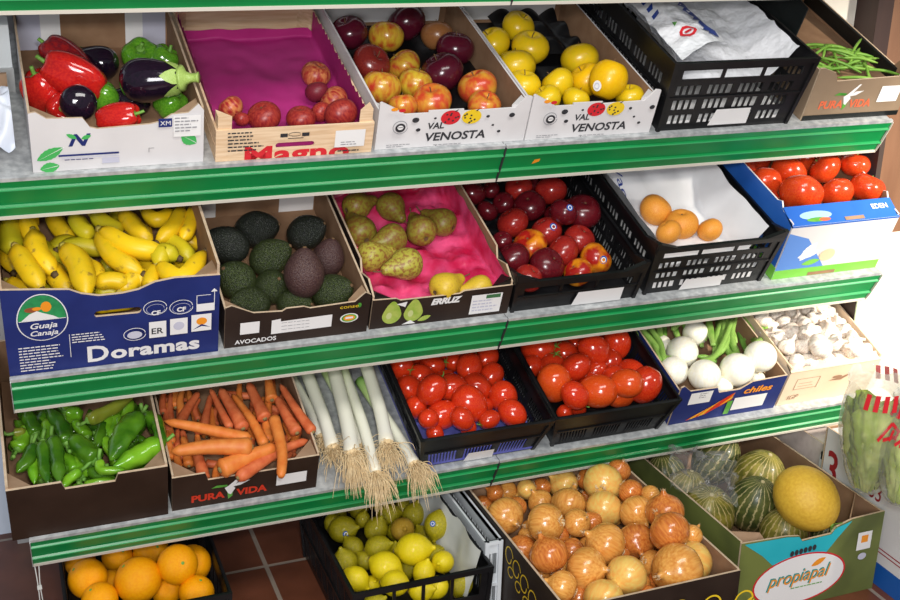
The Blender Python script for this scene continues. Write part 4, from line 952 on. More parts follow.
# plum tomatoes on the vine
mpl = M('plum_tomato_red', (0.52, 0.018, 0.006), (0.62, 0.05, 0.01), 1, 0.18, stretch=(12, 12, 12), coat=0.6, rnd=0.12)
mpo = M('plum_tomato_orange', (0.62, 0.055, 0.008), (0.68, 0.09, 0.012), 1, 0.2, stretch=(12, 12, 12), coat=0.6)
def mk_plum(mat, cal=True):
    def f():
        vs, fs = revolve(round_prof(14, 0.10, 0.02, 1.22, 0.25, 0.03), 22); b = mk('plum_tomato', vs, fs, mat)
        if cal:
            mb = MB(); calyx(mb, 1.13, 5, 0.5, 0.045, 0.0); tube(mb, [(0, 0, 1.1), (0.05, 0.02, 1.35), (0.2, 0.1, 1.5)], 0.045, 5, 5); kid(b, mb, 'calyx', gstem)
        return b, list(b.children)
    return f
def plums(data, fr, x0, x1, where, group, o=(360, 320), s=2.647, hm=0.038, h=0.075):
    L = [dict(px=o[0] + a / s, py=o[1] + b / s, r=c / s * 1.06, h=h, k=k, desc={'r': 'red plum tomato', 'o': 'orange red plum tomato', 's': 'stalked red plum tomato'}[k]) for a, b, c, k in data]
    relax(L, fr, x0, x1, 0.03, 0.43, hm)
    for d in L:
        k = d['k']; sc = d['rm'] * 0.92
        d['o'] = put('plum_' + k, mk_plum(mpo if k == 'o' else mpl, k == 's'), d['w'], (random.uniform(-1, 1), random.uniform(-0.4, 1), random.uniform(-0.3, 0.7)), sc)
    fill(L, fr, x0 + 0.03, x1 - 0.03, 0.05, 0.40, hm + 0.022, 0.022, 26, lambda d: put('plum_r', mk_plum(mpl, False), d['w'], rax(1), d['rm'] * 0.92), 'shaded plum tomato', 3)
    label_rows(L, 6, where, 'tomato', group)
plums([(115, 132, 36, 'r'), (190, 125, 30, 'r'), (155, 152, 34, 's'), (120, 185, 36, 'r'), (190, 190, 38, 's'), (145, 228, 32, 'r'), (248, 182, 40, 'r'), (255, 118, 28, 's'), (290, 130, 36, 's'), (335, 100, 32, 'r'), (347, 148, 33, 'r'), (310, 178, 38, 'r'), (372, 212, 40, 'r'), (285, 230, 46, 'r'), (224, 246, 40, 'r'), (278, 268, 30, 'r'), (405, 250, 36, 'r'), (182, 262, 28, 'r'), (340, 262, 26, 's'), (225, 160, 26, 'r'), (325, 222, 25, 'r')], S3, 0.812, 1.100, 'the left tomato crate', 'plum tomatoes in the left crate')
plums([(470, 85, 42, 'r'), (545, 92, 36, 's'), (612, 55, 34, 'r'), (686, 70, 40, 'r'), (502, 127, 38, 's'), (570, 127, 36, 'r'), (622, 92, 40, 'r'), (660, 115, 34, 'r'), (622, 140, 34, 'r'), (716, 140, 38, 'r'), (676, 155, 30, 'r'), (760, 172, 44, 'r'), (516, 172, 48, 'o'), (577, 210, 36, 's'), (636, 190, 46, 'o'), (692, 190, 36, 'o'), (716, 206, 40, 'o'), (570, 62, 30, 'r'), (450, 125, 30, 'r'), (600, 165, 30, 'r'), (560, 185, 28, 's')], S3, 1.130, 1.425, 'the right tomato crate', 'plum tomatoes in the right crate')

# avocados
mav = {'g': M('avocado_green', (0.014, 0.020, 0.008), (0.055, 0.075, 0.020), 1, 0.30, stretch=(14, 14, 14), bump=0.9, bscale=1.3, mid=(0.4, 0.65), rnd=0.2), 'k': M('avocado_black', (0.012, 0.013, 0.014), (0.024, 0.030, 0.018), 1, 0.28, stretch=(14, 14, 14), bump=0.9, bscale=1.3), 'b': M('avocado_brown', (0.050, 0.022, 0.024), (0.085, 0.045, 0.038), 1, 0.4, stretch=(12, 12, 12), bump=0.7, bscale=1.3)}
def ovoid(n, el, neck): return [(max(0.01, math.sin(PI * i / n) * (1 - neck * max(0, -math.cos(PI * i / n)) ** 1.3 * (0.8 if -math.cos(PI * i / n) > 0 else 0))), -math.cos(PI * i / n) * el) for i in range(n + 1)]
def mk_avo(kind):
    def f():
        vs, fs = revolve(ovoid(18, 1.25, 0.32), 26); b = mk('avocado', vs, fs, mav[kind])
        mb = MB(); v2, f2 = revolve([(0.09, 1.2), (0.11, 1.25), (0.08, 1.30), (0.01, 1.30)], 8); mb.add(v2, f2); kid(b, mb, 'stem_button', stemm)
        return b, list(b.children)
    return f
av = [(222, 245, 19, 'k', (-1, 0.4, 0.2), 0.075), (257, 229, 19, 'k', (1, 0.2, 0.1), 0.075), (307, 232, 18, 'k', (0.9, 0.4, 0.4), 0.08), (271, 257, 19, 'g', (0.9, 0.5, 0.2), 0.085), (236, 280, 20, 'g', (-0.4, 0.5, 0.9), 0.07), (328, 258, 17, 'b', (0.3, 1, 0.3), 0.07), (272, 287, 18, 'g', (0.5, 0.4, 0.9), 0.07), (250, 303, 17, 'g', (-1, 0.1, 0.5), 0.05), (295, 304, 16, 'g', (1, 0.0, 0.5), 0.045), (333, 292, 19, 'g', (0.9, 0.3, 0.5), 0.065), (304, 273, 21, 'b', (0.05, 1, 0.2), 0.11), (214, 262, 15, 'k', (-0.3, 1, 0.3), 0.045)]
avd = {'k': 'blackish avocado', 'g': 'dark green pebbled avocado', 'b': 'brownish purple avocado'}
L = [dict(px=a, py=b, r=c, h=h, k=k, ax=ax, desc=avd[k]) for a, b, c, k, ax, h in av]
relax(L, S2, 0.402, 0.688, 0.03, 0.43, 0.013, pull=0.5)
for d in L: d['o'] = put('avo_' + d['k'], mk_avo(d['k']), d['w'], d['ax'], d['rm'] * 0.98)
label_rows(L, 4, 'the avocado carton', 'avocado', 'avocados in the low carton')

# pears
mpe = {'g': M('pear_russet', (0.24, 0.21, 0.025), (0.20, 0.09, 0.02), 1, 0.42, stretch=(5, 5, 5), mid=(0.38, 0.62), detail=6, rnd=0.12), 'y': M('pear_yellow', (0.62, 0.42, 0.03), (0.50, 0.30, 0.04), 1, 0.4, stretch=(8, 8, 8), mid=(0.52, 0.72), detail=6), 'h': M('pear_half_green', (0.40, 0.36, 0.05), (0.26, 0.13, 0.03), 1, 0.42, stretch=(5, 5, 5), mid=(0.46, 0.6), detail=6)}
def mk_pear(kind):
    def f():
        P = [(0.01, -0.86), (0.16, -0.93), (0.42, -0.94), (0.74, -0.76), (0.95, -0.42), (1.0, -0.05), (0.92, 0.32), (0.74, 0.68), (0.55, 1.0), (0.42, 1.3), (0.33, 1.55), (0.22, 1.70), (0.05, 1.74)]
        Q = smooth_pts([(r, 0, z) for r, z in P], 30)
        vs, fs = revolve([(max(0.005, q.x), q.z) for q in Q], 24, lambda r, z, a: (r * (1 + 0.03 * math.cos(3 * a + z * 2)), z)); b = mk('pear', vs, fs, mpe[kind])
        mb = MB(); tube(mb, [(0, 0, 1.68), (0.04, 0.02, 2.0), (0.18, 0.05, 2.25)], 0.045, 6, 6); kid(b, mb, 'stem', stemm)
        mb = MB(); v2, f2 = revolve([(0.02, -0.88), (0.12, -0.925), (0.16, -0.97), (0.05, -0.955)], 9); mb.add(v2, f2); kid(b, mb, 'calyx', stemm)
        return b, list(b.children)
    return f
#  bottom (bx,by) -> neck (nx,ny)
pe = [((357, 206), (374, 200), 13, 'g', 0.060), ((391, 207), (405, 222), 13, 'g', 0.065), ((421, 230), (408, 208), 14, 'g', 0.075), ((442, 222), (420, 211), 13, 'g', 0.065), ((360, 231), (345, 210), 15, 'g', 0.065), ((391, 239), (372, 246), 14, 'g', 0.075), ((372, 256), (398, 250), 14, 'h', 0.065), ((406, 264), (376, 273), 15, 'h', 0.085), ((445, 287), (472, 272), 14, 'y', 0.065), ((479, 288), (455, 292), 12, 'y', 0.050)]
L = []
for (bx, by), (nx, ny), r, k, h in pe:
    p = S2.at(bx, by, h); q = S2.at(nx, ny, h + (0.0)); r *= 1.12; wp = S2.w(*p); ax = (S2.w(*q) - wp).normalized(); rm = r * (wp - CAM).dot(RZ) / FPX
    b, kids = proto('pear_' + k, mk_pear(k)); o = dup(b, kids); o.location = wp; o.rotation_mode = 'QUATERNION'; o.rotation_quaternion = ax.to_track_quat('Z', 'Y') @ Quaternion((0, 0, 1), random.uniform(0, 6)); o.scale = (rm * 0.98,) * 3
    L.append(dict(o=o, px=bx, py=by, desc={'g': 'russet green pear', 'y': 'yellow pear', 'h': 'half russet pear'}[k]))
label_rows(L, 4, 'the pink tissue carton', 'pear', 'pears on the pink tissue')

# ---- long things drawn along a bent line: each has its own mesh
def longthing(name, mat, pts, fr, rf, n=16, seg=10, mod=None, kids=(), noise_amp=0.0, ns=30, dz=None):
    """pts: (px, py, h) list -> body mesh. kids: function(points, radii) -> [(name, MB, mat)]"""
    P = [fr.w(*fr.at(a, b, h)) for a, b, h in pts]
    c = sum(P, Vector()) / len(P); Q = smooth_pts([p - c for p in P], n)
    mb = MB(); tube(mb, Q, rf, n, seg, 0, mod)
    if noise_amp:
        nv = []
        sd = random.uniform(0, 50)
        for v in mb.v:
            v = Vector(v); k = noise.noise(v * ns + Vector((sd, 0, 0))); d = min((v - q for q in Q), key=lambda d: d.length); nv.append(tuple(v + d * k * noise_amp))
        mb.v = nv
    o = mb.build(name, mat); o.location = c
    for nm, kb, km in (kids(Q) if kids else []):
        kb.build(nm, km, o)
    return o

# bananas
mba = {'y': M('banana_yellow', (0.80, 0.50, 0.006), (0.72, 0.48, 0.010), 1, 0.40, stretch=(60, 60, 60), mid=(0.3, 0.62), rnd=0.08, c3=(0.34, 0.20, 0.02)), 'g': M('banana_green', (0.46, 0.44, 0.012), (0.62, 0.48, 0.012), 1, 0.42, stretch=(10, 10, 10), mid=(0.35, 0.65), rnd=0.1)}
btip = M('banana_tip', (0.08, 0.05, 0.02), (0.14, 0.09, 0.03), 50, 0.7); bst = M('banana_stem', (0.45, 0.40, 0.06), (0.50, 0.36, 0.08), 30, 0.6)
def banana(a, b, c, h, r, k):
    R_ = r / FPX * 2.1
    def rf(t): return R_ * (0.42 + 0.58 * min(1, (t / 0.22)) ** 0.7) * (1 if t < 0.75 else max(0.26, 1 - ((t - 0.75) / 0.25) ** 1.6 * 0.76))
    def kids(Q):
        t = (Q[-1] - Q[-2]).normalized(); m1 = MB(); tube(m1, [Q[-1] - t * 0.001, Q[-1] + t * 0.008], lambda x: R_ * (0.38 - 0.08 * x), 2, 7)
        t = (Q[0] - Q[1]).normalized(); m2 = MB(); tube(m2, [Q[0] - t * 0.002, Q[0] + t * 0.012], lambda x: R_ * (0.42 - 0.1 * x), 3, 7)
        return [('tip', m1, btip), ('stem', m2, bst)]
    p = [(a[0], a[1], h), (b[0], b[1], h + 0.006), (c[0], c[1], h)]
    return longthing('banana', mba[k], p, S2, rf, 14, 10, lambda g, t: 1 + 0.07 * math.cos(5 * g), kids)
O_ = lambda x, y: (x / 2.857, 190 + y / 2.857)
BN = [((225, 150), (175, 158), (155, 185), 'g', 0.10, 13), ((305, 175), (230, 160), (165, 172), 'g', 0.12, 13), ((345, 238), (330, 212), (280, 235), 'g', 0.10, 12), ((30, 80), (28, 135), (45, 185), 'g', 0.13, 15), ((95, 72), (80, 100), (100, 150), 'y', 0.135, 13),
 ((210, 72), (235, 112), (272, 128), 'g', 0.14, 12), ((265, 72), (315, 105), (352, 124), 'g', 0.145, 13), ((350, 62), (385, 110), (432, 152), 'y', 0.15, 13), ((410, 60), (450, 85), (498, 60), 'y', 0.13, 11), ((520, 55), (495, 105), (448, 150), 'y', 0.145, 12), ((548, 55), (540, 105), (520, 145), 'y', 0.14, 11), ((470, 140), (515, 165), (548, 205), 'g', 0.13, 13),
 ((95, 120), (110, 185), (155, 240), 'y', 0.155, 14), ((45, 165), (75, 220), (120, 285), 'y', 0.16, 14), ((135, 205), (165, 255), (208, 300), 'y', 0.13, 14), ((185, 165), (225, 215), (248, 305), 'y', 0.165, 16), ((262, 205), (280, 240), (262, 275), 'y', 0.135, 9),
 ((285, 120), (325, 190), (408, 240), 'y', 0.155, 14), ((290, 115), (370, 160), (475, 178), 'y', 0.17, 14), ((455, 215), (465, 178), (510, 195), 'g', 0.165, 13), ((455, 215), (520, 255), (585, 178), 'y', 0.165, 14), ((450, 220), (432, 255), (430, 285), 'y', 0.15, 11),
 ((270, 268), (320, 258), (372, 270), 'y', 0.145, 11), ((345, 292), (385, 255), (425, 262), 'y', 0.135, 14), ((272, 302), (310, 288), (345, 298), 'g', 0.12, 11), ((25, 262), (60, 282), (105, 298), 'y', 0.12, 11), ((300, 255), (400, 285), (480, 270), 'y', 0.09, 13), ((80, 270), (140, 300), (190, 290), 'g', 0.09, 13)]
BN += [((262, 338), (322, 330), (398, 322), 'y', 0.118, 8), ((20, 130), (25, 180), (40, 235), 'y', 0.10, 13), ((120, 150), (150, 200), (200, 240), 'g', 0.10, 13), ((420, 110), (400, 160), (350, 190), 'y', 0.11, 13), ((480, 70), (520, 130), (575, 165), 'y', 0.10, 13), ((380, 200), (430, 230), (500, 240), 'y', 0.115, 12), ((60, 70), (60, 110), (75, 160), 'y', 0.115, 13), ((150, 70), (170, 110), (215, 150), 'y', 0.10, 13), ((330, 60), (340, 100), (330, 140), 'g', 0.10, 12), ((210, 250), (240, 275), (300, 280), 'g', 0.11, 12), ((500, 200), (540, 215), (590, 225), 'y', 0.10, 12), ((60, 240), (90, 260), (140, 270), 'y', 0.10, 12)]
L = []
for a, b, c, k, h, r in BN:
    A_, B_, C_ = O_(*a), O_(*b), O_(*c); L.append(dict(o=banana(A_, B_, C_, h, r * 0.80, k), px=B_[0], py=B_[1], desc='yellow banana' if k == 'y' else 'greenish banana'))
label_rows(L, 8, 'the blue banana carton', 'banana', 'bananas in the blue carton')

# carrots
mca = {'o': M('carrot_orange', (0.64, 0.16, 0.025), (0.72, 0.24, 0.05), 1, 0.5, stretch=(60, 60, 60), mid=(0.3, 0.7), rnd=0.07), 'r': M('carrot_red_orange', (0.52, 0.10, 0.03), (0.64, 0.17, 0.06), 1, 0.55, stretch=(60, 60, 60), mid=(0.3, 0.7), rnd=0.08)}
crown = M('carrot_crown', (0.18, 0.12, 0.05), (0.28, 0.22, 0.08), 60, 0.8)
C_ = lambda x, y: (150 + x / 5, 370 + y / 5)
CR = [((150, 280), (150, 190), (150, 100), 20, 'r', 0.06), ((65, 215), (62, 165), (68, 110), 20, 'r', 0.075), ((105, 260), (100, 190), (105, 110), 18, 'r', 0.07), ((240, 250), (225, 190), (250, 140), 16, 'r', 0.07), ((330, 280), (320, 230), (345, 170), 18, 'r', 0.065), ((105, 400), (92, 340), (88, 280), 18, 'r', 0.055), ((140, 390), (135, 345), (140, 290), 16, 'r', 0.055), ((195, 480), (180, 400), (165, 330), 24, 'o', 0.065), ((240, 420), (240, 370), (235, 320), 20, 'o', 0.055), ((330, 560), (335, 500), (360, 440), 22, 'o', 0.055), ((515, 350), (495, 290), (480, 200), 14, 'o', 0.06), ((705, 350), (690, 310), (665, 260), 16, 'o', 0.06), ((450, 190), (445, 130), (450, 60), 20, 'o', 0.075), ((720, 300), (745, 255), (640, 130), 15, 'r', 0.06),
 ((265, 545), (255, 480), (225, 380), 32, 'r', 0.075), ((145, 270), (190, 190), (245, 110), 26, 'r', 0.085), ((268, 285), (285, 210), (305, 120), 22, 'r', 0.085), ((165, 215), (150, 160), (165, 90), 22, 'o', 0.08), ((590, 360), (585, 240), (600, 60), 28, 'o', 0.08), ((575, 375), (500, 240), (410, 120), 26, 'o', 0.09), ((575, 245), (545, 180), (490, 60), 34, 'r', 0.10), ((610, 150), (600, 100), (590, 40), 30, 'o', 0.105), ((735, 315), (685, 235), (630, 130), 30, 'r', 0.10), ((815, 310), (740, 210), (650, 70), 26, 'r', 0.105), ((465, 295), (420, 210), (350, 90), 34, 'r', 0.105), ((400, 290), (355, 200), (300, 90), 20, 'r', 0.11),
 ((790, 350), (640, 410), (440, 540), 30, 'r', 0.09), ((350, 500), (480, 440), (640, 380), 45, 'o', 0.10), ((500, 350), (300, 300), (70, 255), 32, 'o', 0.115), ((510, 385), (300, 385), (105, 408), 42, 'o', 0.12), ((655, 535), (660, 400), (620, 245), 27, 'o', 0.125)]
rr = random.Random(21); FC = []
for i in range(48):
    x, y = rr.uniform(60, 760), rr.uniform(110, 500); a = rr.uniform(-0.5, 0.5) + (1.4 if i % 4 == 0 else 0); l = rr.uniform(60, 110)
    x = min(x, 700 + (y - 110) * 0.2); q = [(x + s_ * l * math.sin(a), y - s_ * l * math.cos(a)) for s_ in (-1, 0, 1)]
    FC.append(tuple((min(max(u, 70 + v * 0.06), 690 + v * 0.28), min(v, 500 - (u - 100) * 0.12)) for u, v in q) + (rr.uniform(20, 26), 'ro'[i % 2], 0.042 + 0.012 * (i % 3)))
NF = len(CR); CR += FC
L = []
for i, (a, b, c, r, k, h) in enumerate(CR):
    Rm = r / 5 / FPX * 2.25 * 1.22
    big_first = i not in (26, 30)
    def rf(t, Rm=Rm, bf=big_first):
        u = t if bf else 1 - t
        e = min(1, (u + 0.02) / 0.05) ** 0.5
        if not bf and i == 30: return Rm * (1 - 0.25 * u) * (1 if t > 0.06 else 0.55 + t * 7)
        return Rm * e * (1 - 0.45 * u) * (1 if u < 0.93 else max(0.15, (1 - u) / 0.07))
    def kids(Q, Rm=Rm, bf=big_first):
        q, p = (Q[0], Q[1]) if bf else (Q[-1], Q[-2]); t = (q - p).normalized(); m1 = MB(); tube(m1, [q - t * 0.0015, q + t * 0.003], lambda x: Rm * (0.40 - 0.15 * x), 3, 8); return [('crown', m1, crown)]
    A_, B_, D_ = C_(*a), C_(*b), C_(*c)
    o = longthing('carrot', mca[k], [(*A_, h), (*B_, h + 0.002), (*D_, h + 0.004)], S3, rf, 22, 12, lambda g, t: 1 + 0.02 * math.sin(t * 70) + 0.015 * math.sin(3 * g + t * 9), kids)
    L.append(dict(o=o, px=B_[0], py=B_[1], desc='shaded lower carrot' if i >= NF else 'thick orange carrot' if r > 29 and k == 'o' else 'orange carrot' if k == 'o' else 'reddish dusty carrot'))
label_rows(L, 9, 'the carrot carton', 'carrot', 'carrots in the dark carton')

# long green peppers
mgp = {'d': M('pepper_dark_green', (0.022, 0.095, 0.005), (0.08, 0.21, 0.010), 1, 0.22, stretch=(18, 18, 18), coat=0.5, rnd=0.15, bump=0.35, bscale=2.2), 'b': M('pepper_bright_green', (0.10, 0.30, 0.010), (0.20, 0.44, 0.02), 1, 0.2, stretch=(18, 18, 18), coat=0.5, rnd=0.1, bump=0.3, bscale=2.2), 'o': M('pepper_olive_green', (0.18, 0.22, 0.02), (0.28, 0.28, 0.03), 1, 0.25, stretch=(14, 14, 14), coat=0.4, bump=0.3, bscale=2.2)}
G_ = lambda x, y: (x / 5, 400 + y / 5)
GP = [([(60, 250), (90, 200), (130, 170)], 26, 'd', 0.06), ([(250, 200), (230, 130), (190, 60)], 34, 'd', 0.07), ([(420, 270), (440, 200), (470, 150)], 36, 'd', 0.07), ([(600, 280), (650, 200), (700, 150)], 34, 'd', 0.07), ([(330, 350), (350, 310), (330, 260)], 26, 'b', 0.08), ([(480, 420), (450, 390), (430, 340)], 34, 'd', 0.06), ([(760, 300), (700, 280), (640, 300)], 28, 'd', 0.06), ([(520, 120), (500, 180), (480, 240)], 26, 'd', 0.09), ([(310, 440), (340, 460), (400, 420)], 22, 'b', 0.075), ([(170, 200), (120, 150), (70, 110)], 30, 'd', 0.07),
 ([(75, 165), (100, 160), (125, 150)], 24, 'o', 0.10), ([(180, 165), (150, 110), (135, 50)], 34, 'd', 0.10), ([(330, 215), (310, 140), (240, 50)], 38, 'd', 0.11), ([(345, 60), (380, 65), (410, 60)], 36, 'b', 0.10), ([(430, 185), (400, 140), (370, 110)], 32, 'b', 0.10), ([(445, 100), (520, 60), (640, 0)], 34, 'o', 0.125), ([(160, 235), (140, 300), (95, 350)], 30, 'd', 0.115), ([(160, 245), (165, 320), (170, 400)], 28, 'b', 0.105), ([(215, 215), (215, 300), (235, 400)], 28, 'd', 0.12), ([(265, 200), (285, 290), (295, 395)], 34, 'd', 0.125),
 ([(480, 300), (420, 250), (360, 190)], 52, 'd', 0.115), ([(690, 90), (630, 170), (570, 275)], 55, 'd', 0.135), ([(735, 75), (790, 140), (805, 235)], 36, 'd', 0.125), ([(800, 220), (720, 265), (590, 330)], 50, 'b', 0.125), ([(395, 360), (350, 395), (310, 440)], 24, 'b', 0.115), ([(430, 440), (500, 415), (580, 415)], 30, 'b', 0.10), ([(500, 310), (510, 350), (600, 350)], 22, 'b', 0.135), ([(660, 215), (690, 190), (720, 215)], 22, 'd', 0.09), ([(330, 340), (300, 360), (260, 380)], 26, 'd', 0.09), ([(460, 330), (480, 380), (560, 390)], 28, 'd', 0.09)]
rr = random.Random(31); NG = len(GP)
for i in range(50):
    x, y = rr.uniform(110, 740), rr.uniform(60, 390); a = rr.uniform(-0.8, 0.8); l = rr.uniform(60, 95)
    q = [(x + s_ * l * math.sin(a) + (8 if s_ == 0 else 0), y - s_ * l * math.cos(a)) for s_ in (-1, 0, 1)]
    GP.append(([(min(max(u, 85), 790), min(v, 420 - (u - 100) * 0.10)) for u, v in q], rr.uniform(26, 36), 'ddb'[i % 3], 0.062 + 0.012 * (i % 3)))
L = []
for i, (P, r, k, h) in enumerate(GP):
    Rm = r / 5 / FPX * 2.25 * (1.22 if i < NG else 1.35); n = len(P)
    if i < NG: P = [(P[0][0] * 1.12 - P[1][0] * 0.12, P[0][1] * 1.12 - P[1][1] * 0.12)] + list(P[1:-1]) + [(P[-1][0] * 1.25 - P[-2][0] * 0.25, P[-1][1] * 1.25 - P[-2][1] * 0.25)]
    P = [(min(max(u, 70), 810), v) for u, v in P]
    Q0 = [(*G_(*p), h + 0.002 * j) for j, p in enumerate(P)]
    # run on a little at both ends so the tapered ends close
    def rf(t, Rm=Rm): return Rm * min(1, 0.35 + (t / 0.12) ** 0.6 * 0.65) * (1 - 0.25 * t) * (1 if t < 0.72 else max(0.12, 1 - ((t - 0.72) / 0.28) ** 1.8 * 0.9))
    def kids(Q, Rm=Rm):
        t = (Q[0] - Q[1]).normalized(); s_ = Vector((0.3, -0.2, 0.6)) * 0.012; m1 = MB(); tube(m1, [Q[0] - t * 0.004, Q[0] + t * 0.003], lambda x: Rm * (0.62 - 0.3 * x), 3, 9); tube(m1, [Q[0] + t * 0.002, Q[0] + t * 0.014, Q[0] + t * 0.026 + s_], lambda x: 0.0032 + 0.001 * x, 8, 7); return [('stem', m1, gstem)]
    o = longthing('long_pepper', mgp[k], Q0, S3, rf, 20, 14, lambda g, t: 1 + 0.10 * math.cos(3 * g + 2.2 * math.sin(t * 3)), kids, 0.24, 55)
    L.append(dict(o=o, px=Q0[1][0], py=Q0[1][1], desc={'d': 'dark green long pepper', 'b': 'bright green long pepper', 'o': 'olive green long pepper'}[k]))
label_rows(L, 11, 'the green pepper carton', 'pepper', 'long green peppers in the brown carton')

# leeks
mle = bpy.data.materials.new('leek_shaft'); mle.use_nodes = True
def _leek():
    nt = mle.node_tree; n = nt.nodes; Lk = nt.links; b = n['Principled BSDF']; b.inputs['Roughness'].default_value = 0.4
    at = n.new('ShaderNodeAttribute'); at.attribute_name = 'along'; r = n.new('ShaderNodeValToRGB'); Lk.new(at.outputs['Fac'], r.inputs[0])
    e = r.color_ramp.elements; e[0].position = 0.0; e[0].color = (0.78, 0.72, 0.56, 1); e[1].position = 1.0; e[1].color = (0.16, 0.36, 0.06, 1)
    for p, c in ((0.1, (0.82, 0.80, 0.70, 1)), (0.6, (0.78, 0.80, 0.62, 1)), (0.8, (0.50, 0.64, 0.26, 1))): q = e.new(p); q.color = c
    Lk.new(r.outputs[0], b.inputs['Base Color'])
_leek()
mroot = M('leek_roots', (0.68, 0.50, 0.27), (0.80, 0.63, 0.38), 60, 0.8)
LK_ = lambda x, y: (150 + x / 3, 360 + y / 3)
def leek(root, mid, top, r, h, ns, spread, desc, hang=0.0, nroots=95):
    A_, B_, D_ = LK_(*root), LK_(*mid), LK_(*top); Rm = r / 3 / FPX * 2.02
    P = [S3.w(*S3.at(*A_, h)), S3.w(*S3.at(*B_, h + 0.004)), S3.w(*S3.at(*D_, h + 0.008))]; c = sum(P, Vector()) / 3
    ext = P[2] + (P[2] - P[1]).normalized() * 0.10
    Q = smooth_pts([p - c for p in P + [ext]], 22); mb = MB()
    tube(mb, Q, lambda t: Rm * (1.12 - 0.2 * min(1, t * 6)) * (0.75 if t < 0.02 else 1), 22, 14); o = mb.build('leek', mle); o.location = c
    at = o.data.attributes.new('along', 'FLOAT', 'POINT')
    for i in range(22 * 14): at.data[i].value = (i // 14) / 21
    # roots: a tuft of thin bent hairs
    rr = random.Random(ns); mb = MB(); q = Q[0]; t = (Q[0] - Q[1]).normalized(); dn = Vector((0, -0.35, -1)).normalized()
    for k in range(nroots):
        d = (t * rr.uniform(0.3, 1.0) + Vector((rr.uniform(-1, 1), rr.uniform(-1.0, 0.3), rr.uniform(-0.4, 0.9))) * spread).normalized(); l = rr.uniform(0.02, 0.055)
        s0 = q + Vector((rr.uniform(-1, 1), rr.uniform(-1, 1), rr.uniform(-1, 1))) * Rm * 0.6
        p1 = s0 + d * l * 0.5 + Vector((rr.uniform(-1, 1), rr.uniform(-1, 1), rr.uniform(-1, 1))) * 0.006; p2 = p1 + (d * (1 - hang) + dn * hang * 1.4) * l * 0.6 + Vector((rr.uniform(-1, 1), rr.uniform(-1, 1), rr.uniform(-1, 1))) * 0.008
        p3 = p2 + (d * 0.3 + dn * (0.4 + hang)) * l * 0.5
        def fix(p):      # keep the roots over the shelf, then outside the rail
            pl = S3.loc(p + c)
            if pl.y > 0.0: pl.z = max(pl.z, 0.002)
            else: pl.y = min(pl.y, -0.008)
            return S3.w(*pl) - c
        tube(mb, [fix(s0), fix(p1), fix(p2), fix(p3)], lambda x: 0.0011 * (1 - 0.6 * x), 9, 4)
    v2, f2 = revolve([(Rm * 0.4, -0.004), (Rm * 0.9, 0.0), (Rm, 0.006), (Rm * 0.8, 0.010)], 10); qq = (-t).to_track_quat('Z', 'Y'); mb.add([qq @ Vector(v) + q for v in v2], f2)
    mb.build('roots', mroot, o)
    tag(o, desc, 'leek', 'leeks on the lowest shelf')
leek((515, 235), (480, 150), (425, 50), 20, 0.022, 1, 0.5, 'leftmost slim leek beside the carrot carton')
leek((640, 265), (615, 190), (560, 90), 24, 0.022, 2, 0.6, 'leek at the bottom of the bundle between the white ones')
leek((550, 270), (520, 170), (475, 50), 27, 0.040, 3, 0.7, 'second leek from the carrots with thick white shaft')
leek((680, 350), (640, 200), (590, 60), 24, 0.045, 4, 0.8, 'leek with its root end lying lowest in the middle of the bundle', 0.5, 170)
leek((608, 290), (590, 180), (555, 40), 30, 0.062, 5, 0.8, 'third white leek whose roots hang over the green rail', 0.6, 230)
leek((795, 318), (750, 240), (690, 150), 24, 0.032, 6, 0.7, 'rightmost leek with roots bristling beside the tomato crate', 0.35, 170)
leek((712, 258), (690, 150), (650, 20), 28, 0.066, 7, 0.6, 'thick white leek lying on top toward the tomato crate', 0.3, 140)

# white spring onions with green tops
mwo = M('white_onion_skin', (0.90, 0.86, 0.68), (0.92, 0.90, 0.80), 1, 0.28, stretch=(8, 8, 1.5), coat=0.3)
leaf = M('onion_leaf', (0.16, 0.34, 0.05), (0.32, 0.50, 0.12), 1, 0.4, stretch=(40, 40, 8))
Wn = lambda x, y: (620 + x / 3.214, 280 + y / 3.214)
def mk_won():
    vs, fs = revolve(round_prof(16, 0.02, 0.06, 0.96, 0.2, 0.0), 24); b = mk('spring_onion', vs, fs, mwo)
    mb = MB(); rr = random.Random(4)
    for k in range(16):
        a = rr.uniform(0, 6.28); d = Vector((math.cos(a), math.sin(a), -0.8)); tube(mb, [(0, 0, -0.88), d * 0.15 + Vector((0, 0, -0.85)), d * 0.28 + Vector((0, 0, -0.85))], 0.012, 4, 4)
    kid(b, mb, 'roots', mroot); return b, list(b.children)
wo = [(200, 232, 50, (-0.6, -0.1, 1), 0.1), (242, 172, 40, (0.5, -0.4, 1), 0.085), (272, 306, 50, (0, 1, 0.4), 0.085), (375, 300, 54, (0, 1, 0.3), 0.1), (452, 246, 50, (-0.1, 1, 0.3), 0.095), (172, 292, 46, (0, 1, 0.5), 0.065), (338, 350, 34, (1, 0.5, 0.2), 0.06), (402, 356, 26, (0.3, 1, 0), 0.055), (440, 318, 26, (0, 1, 0), 0.06), (135, 205, 28, (0, 1, 0.5), 0.075)]
L = [dict(px=Wn(a, b)[0], py=Wn(a, b)[1], r=c / 3.214 * 1.05, h=h, ax=ax, desc='round white spring onion') for a, b, c, ax, h in wo]
relax(L, S3, 1.455, 1.750, 0.03, 0.42, 0.042, pull=0.5)
stems = {2: [(300, 250), (330, 200), (340, 130)], 3: [(370, 240), (340, 190), (345, 110)], 4: [(440, 195), (460, 160), (410, 110)], 0: None, 1: None, 5: [(140, 250), (110, 210), (70, 160)]}
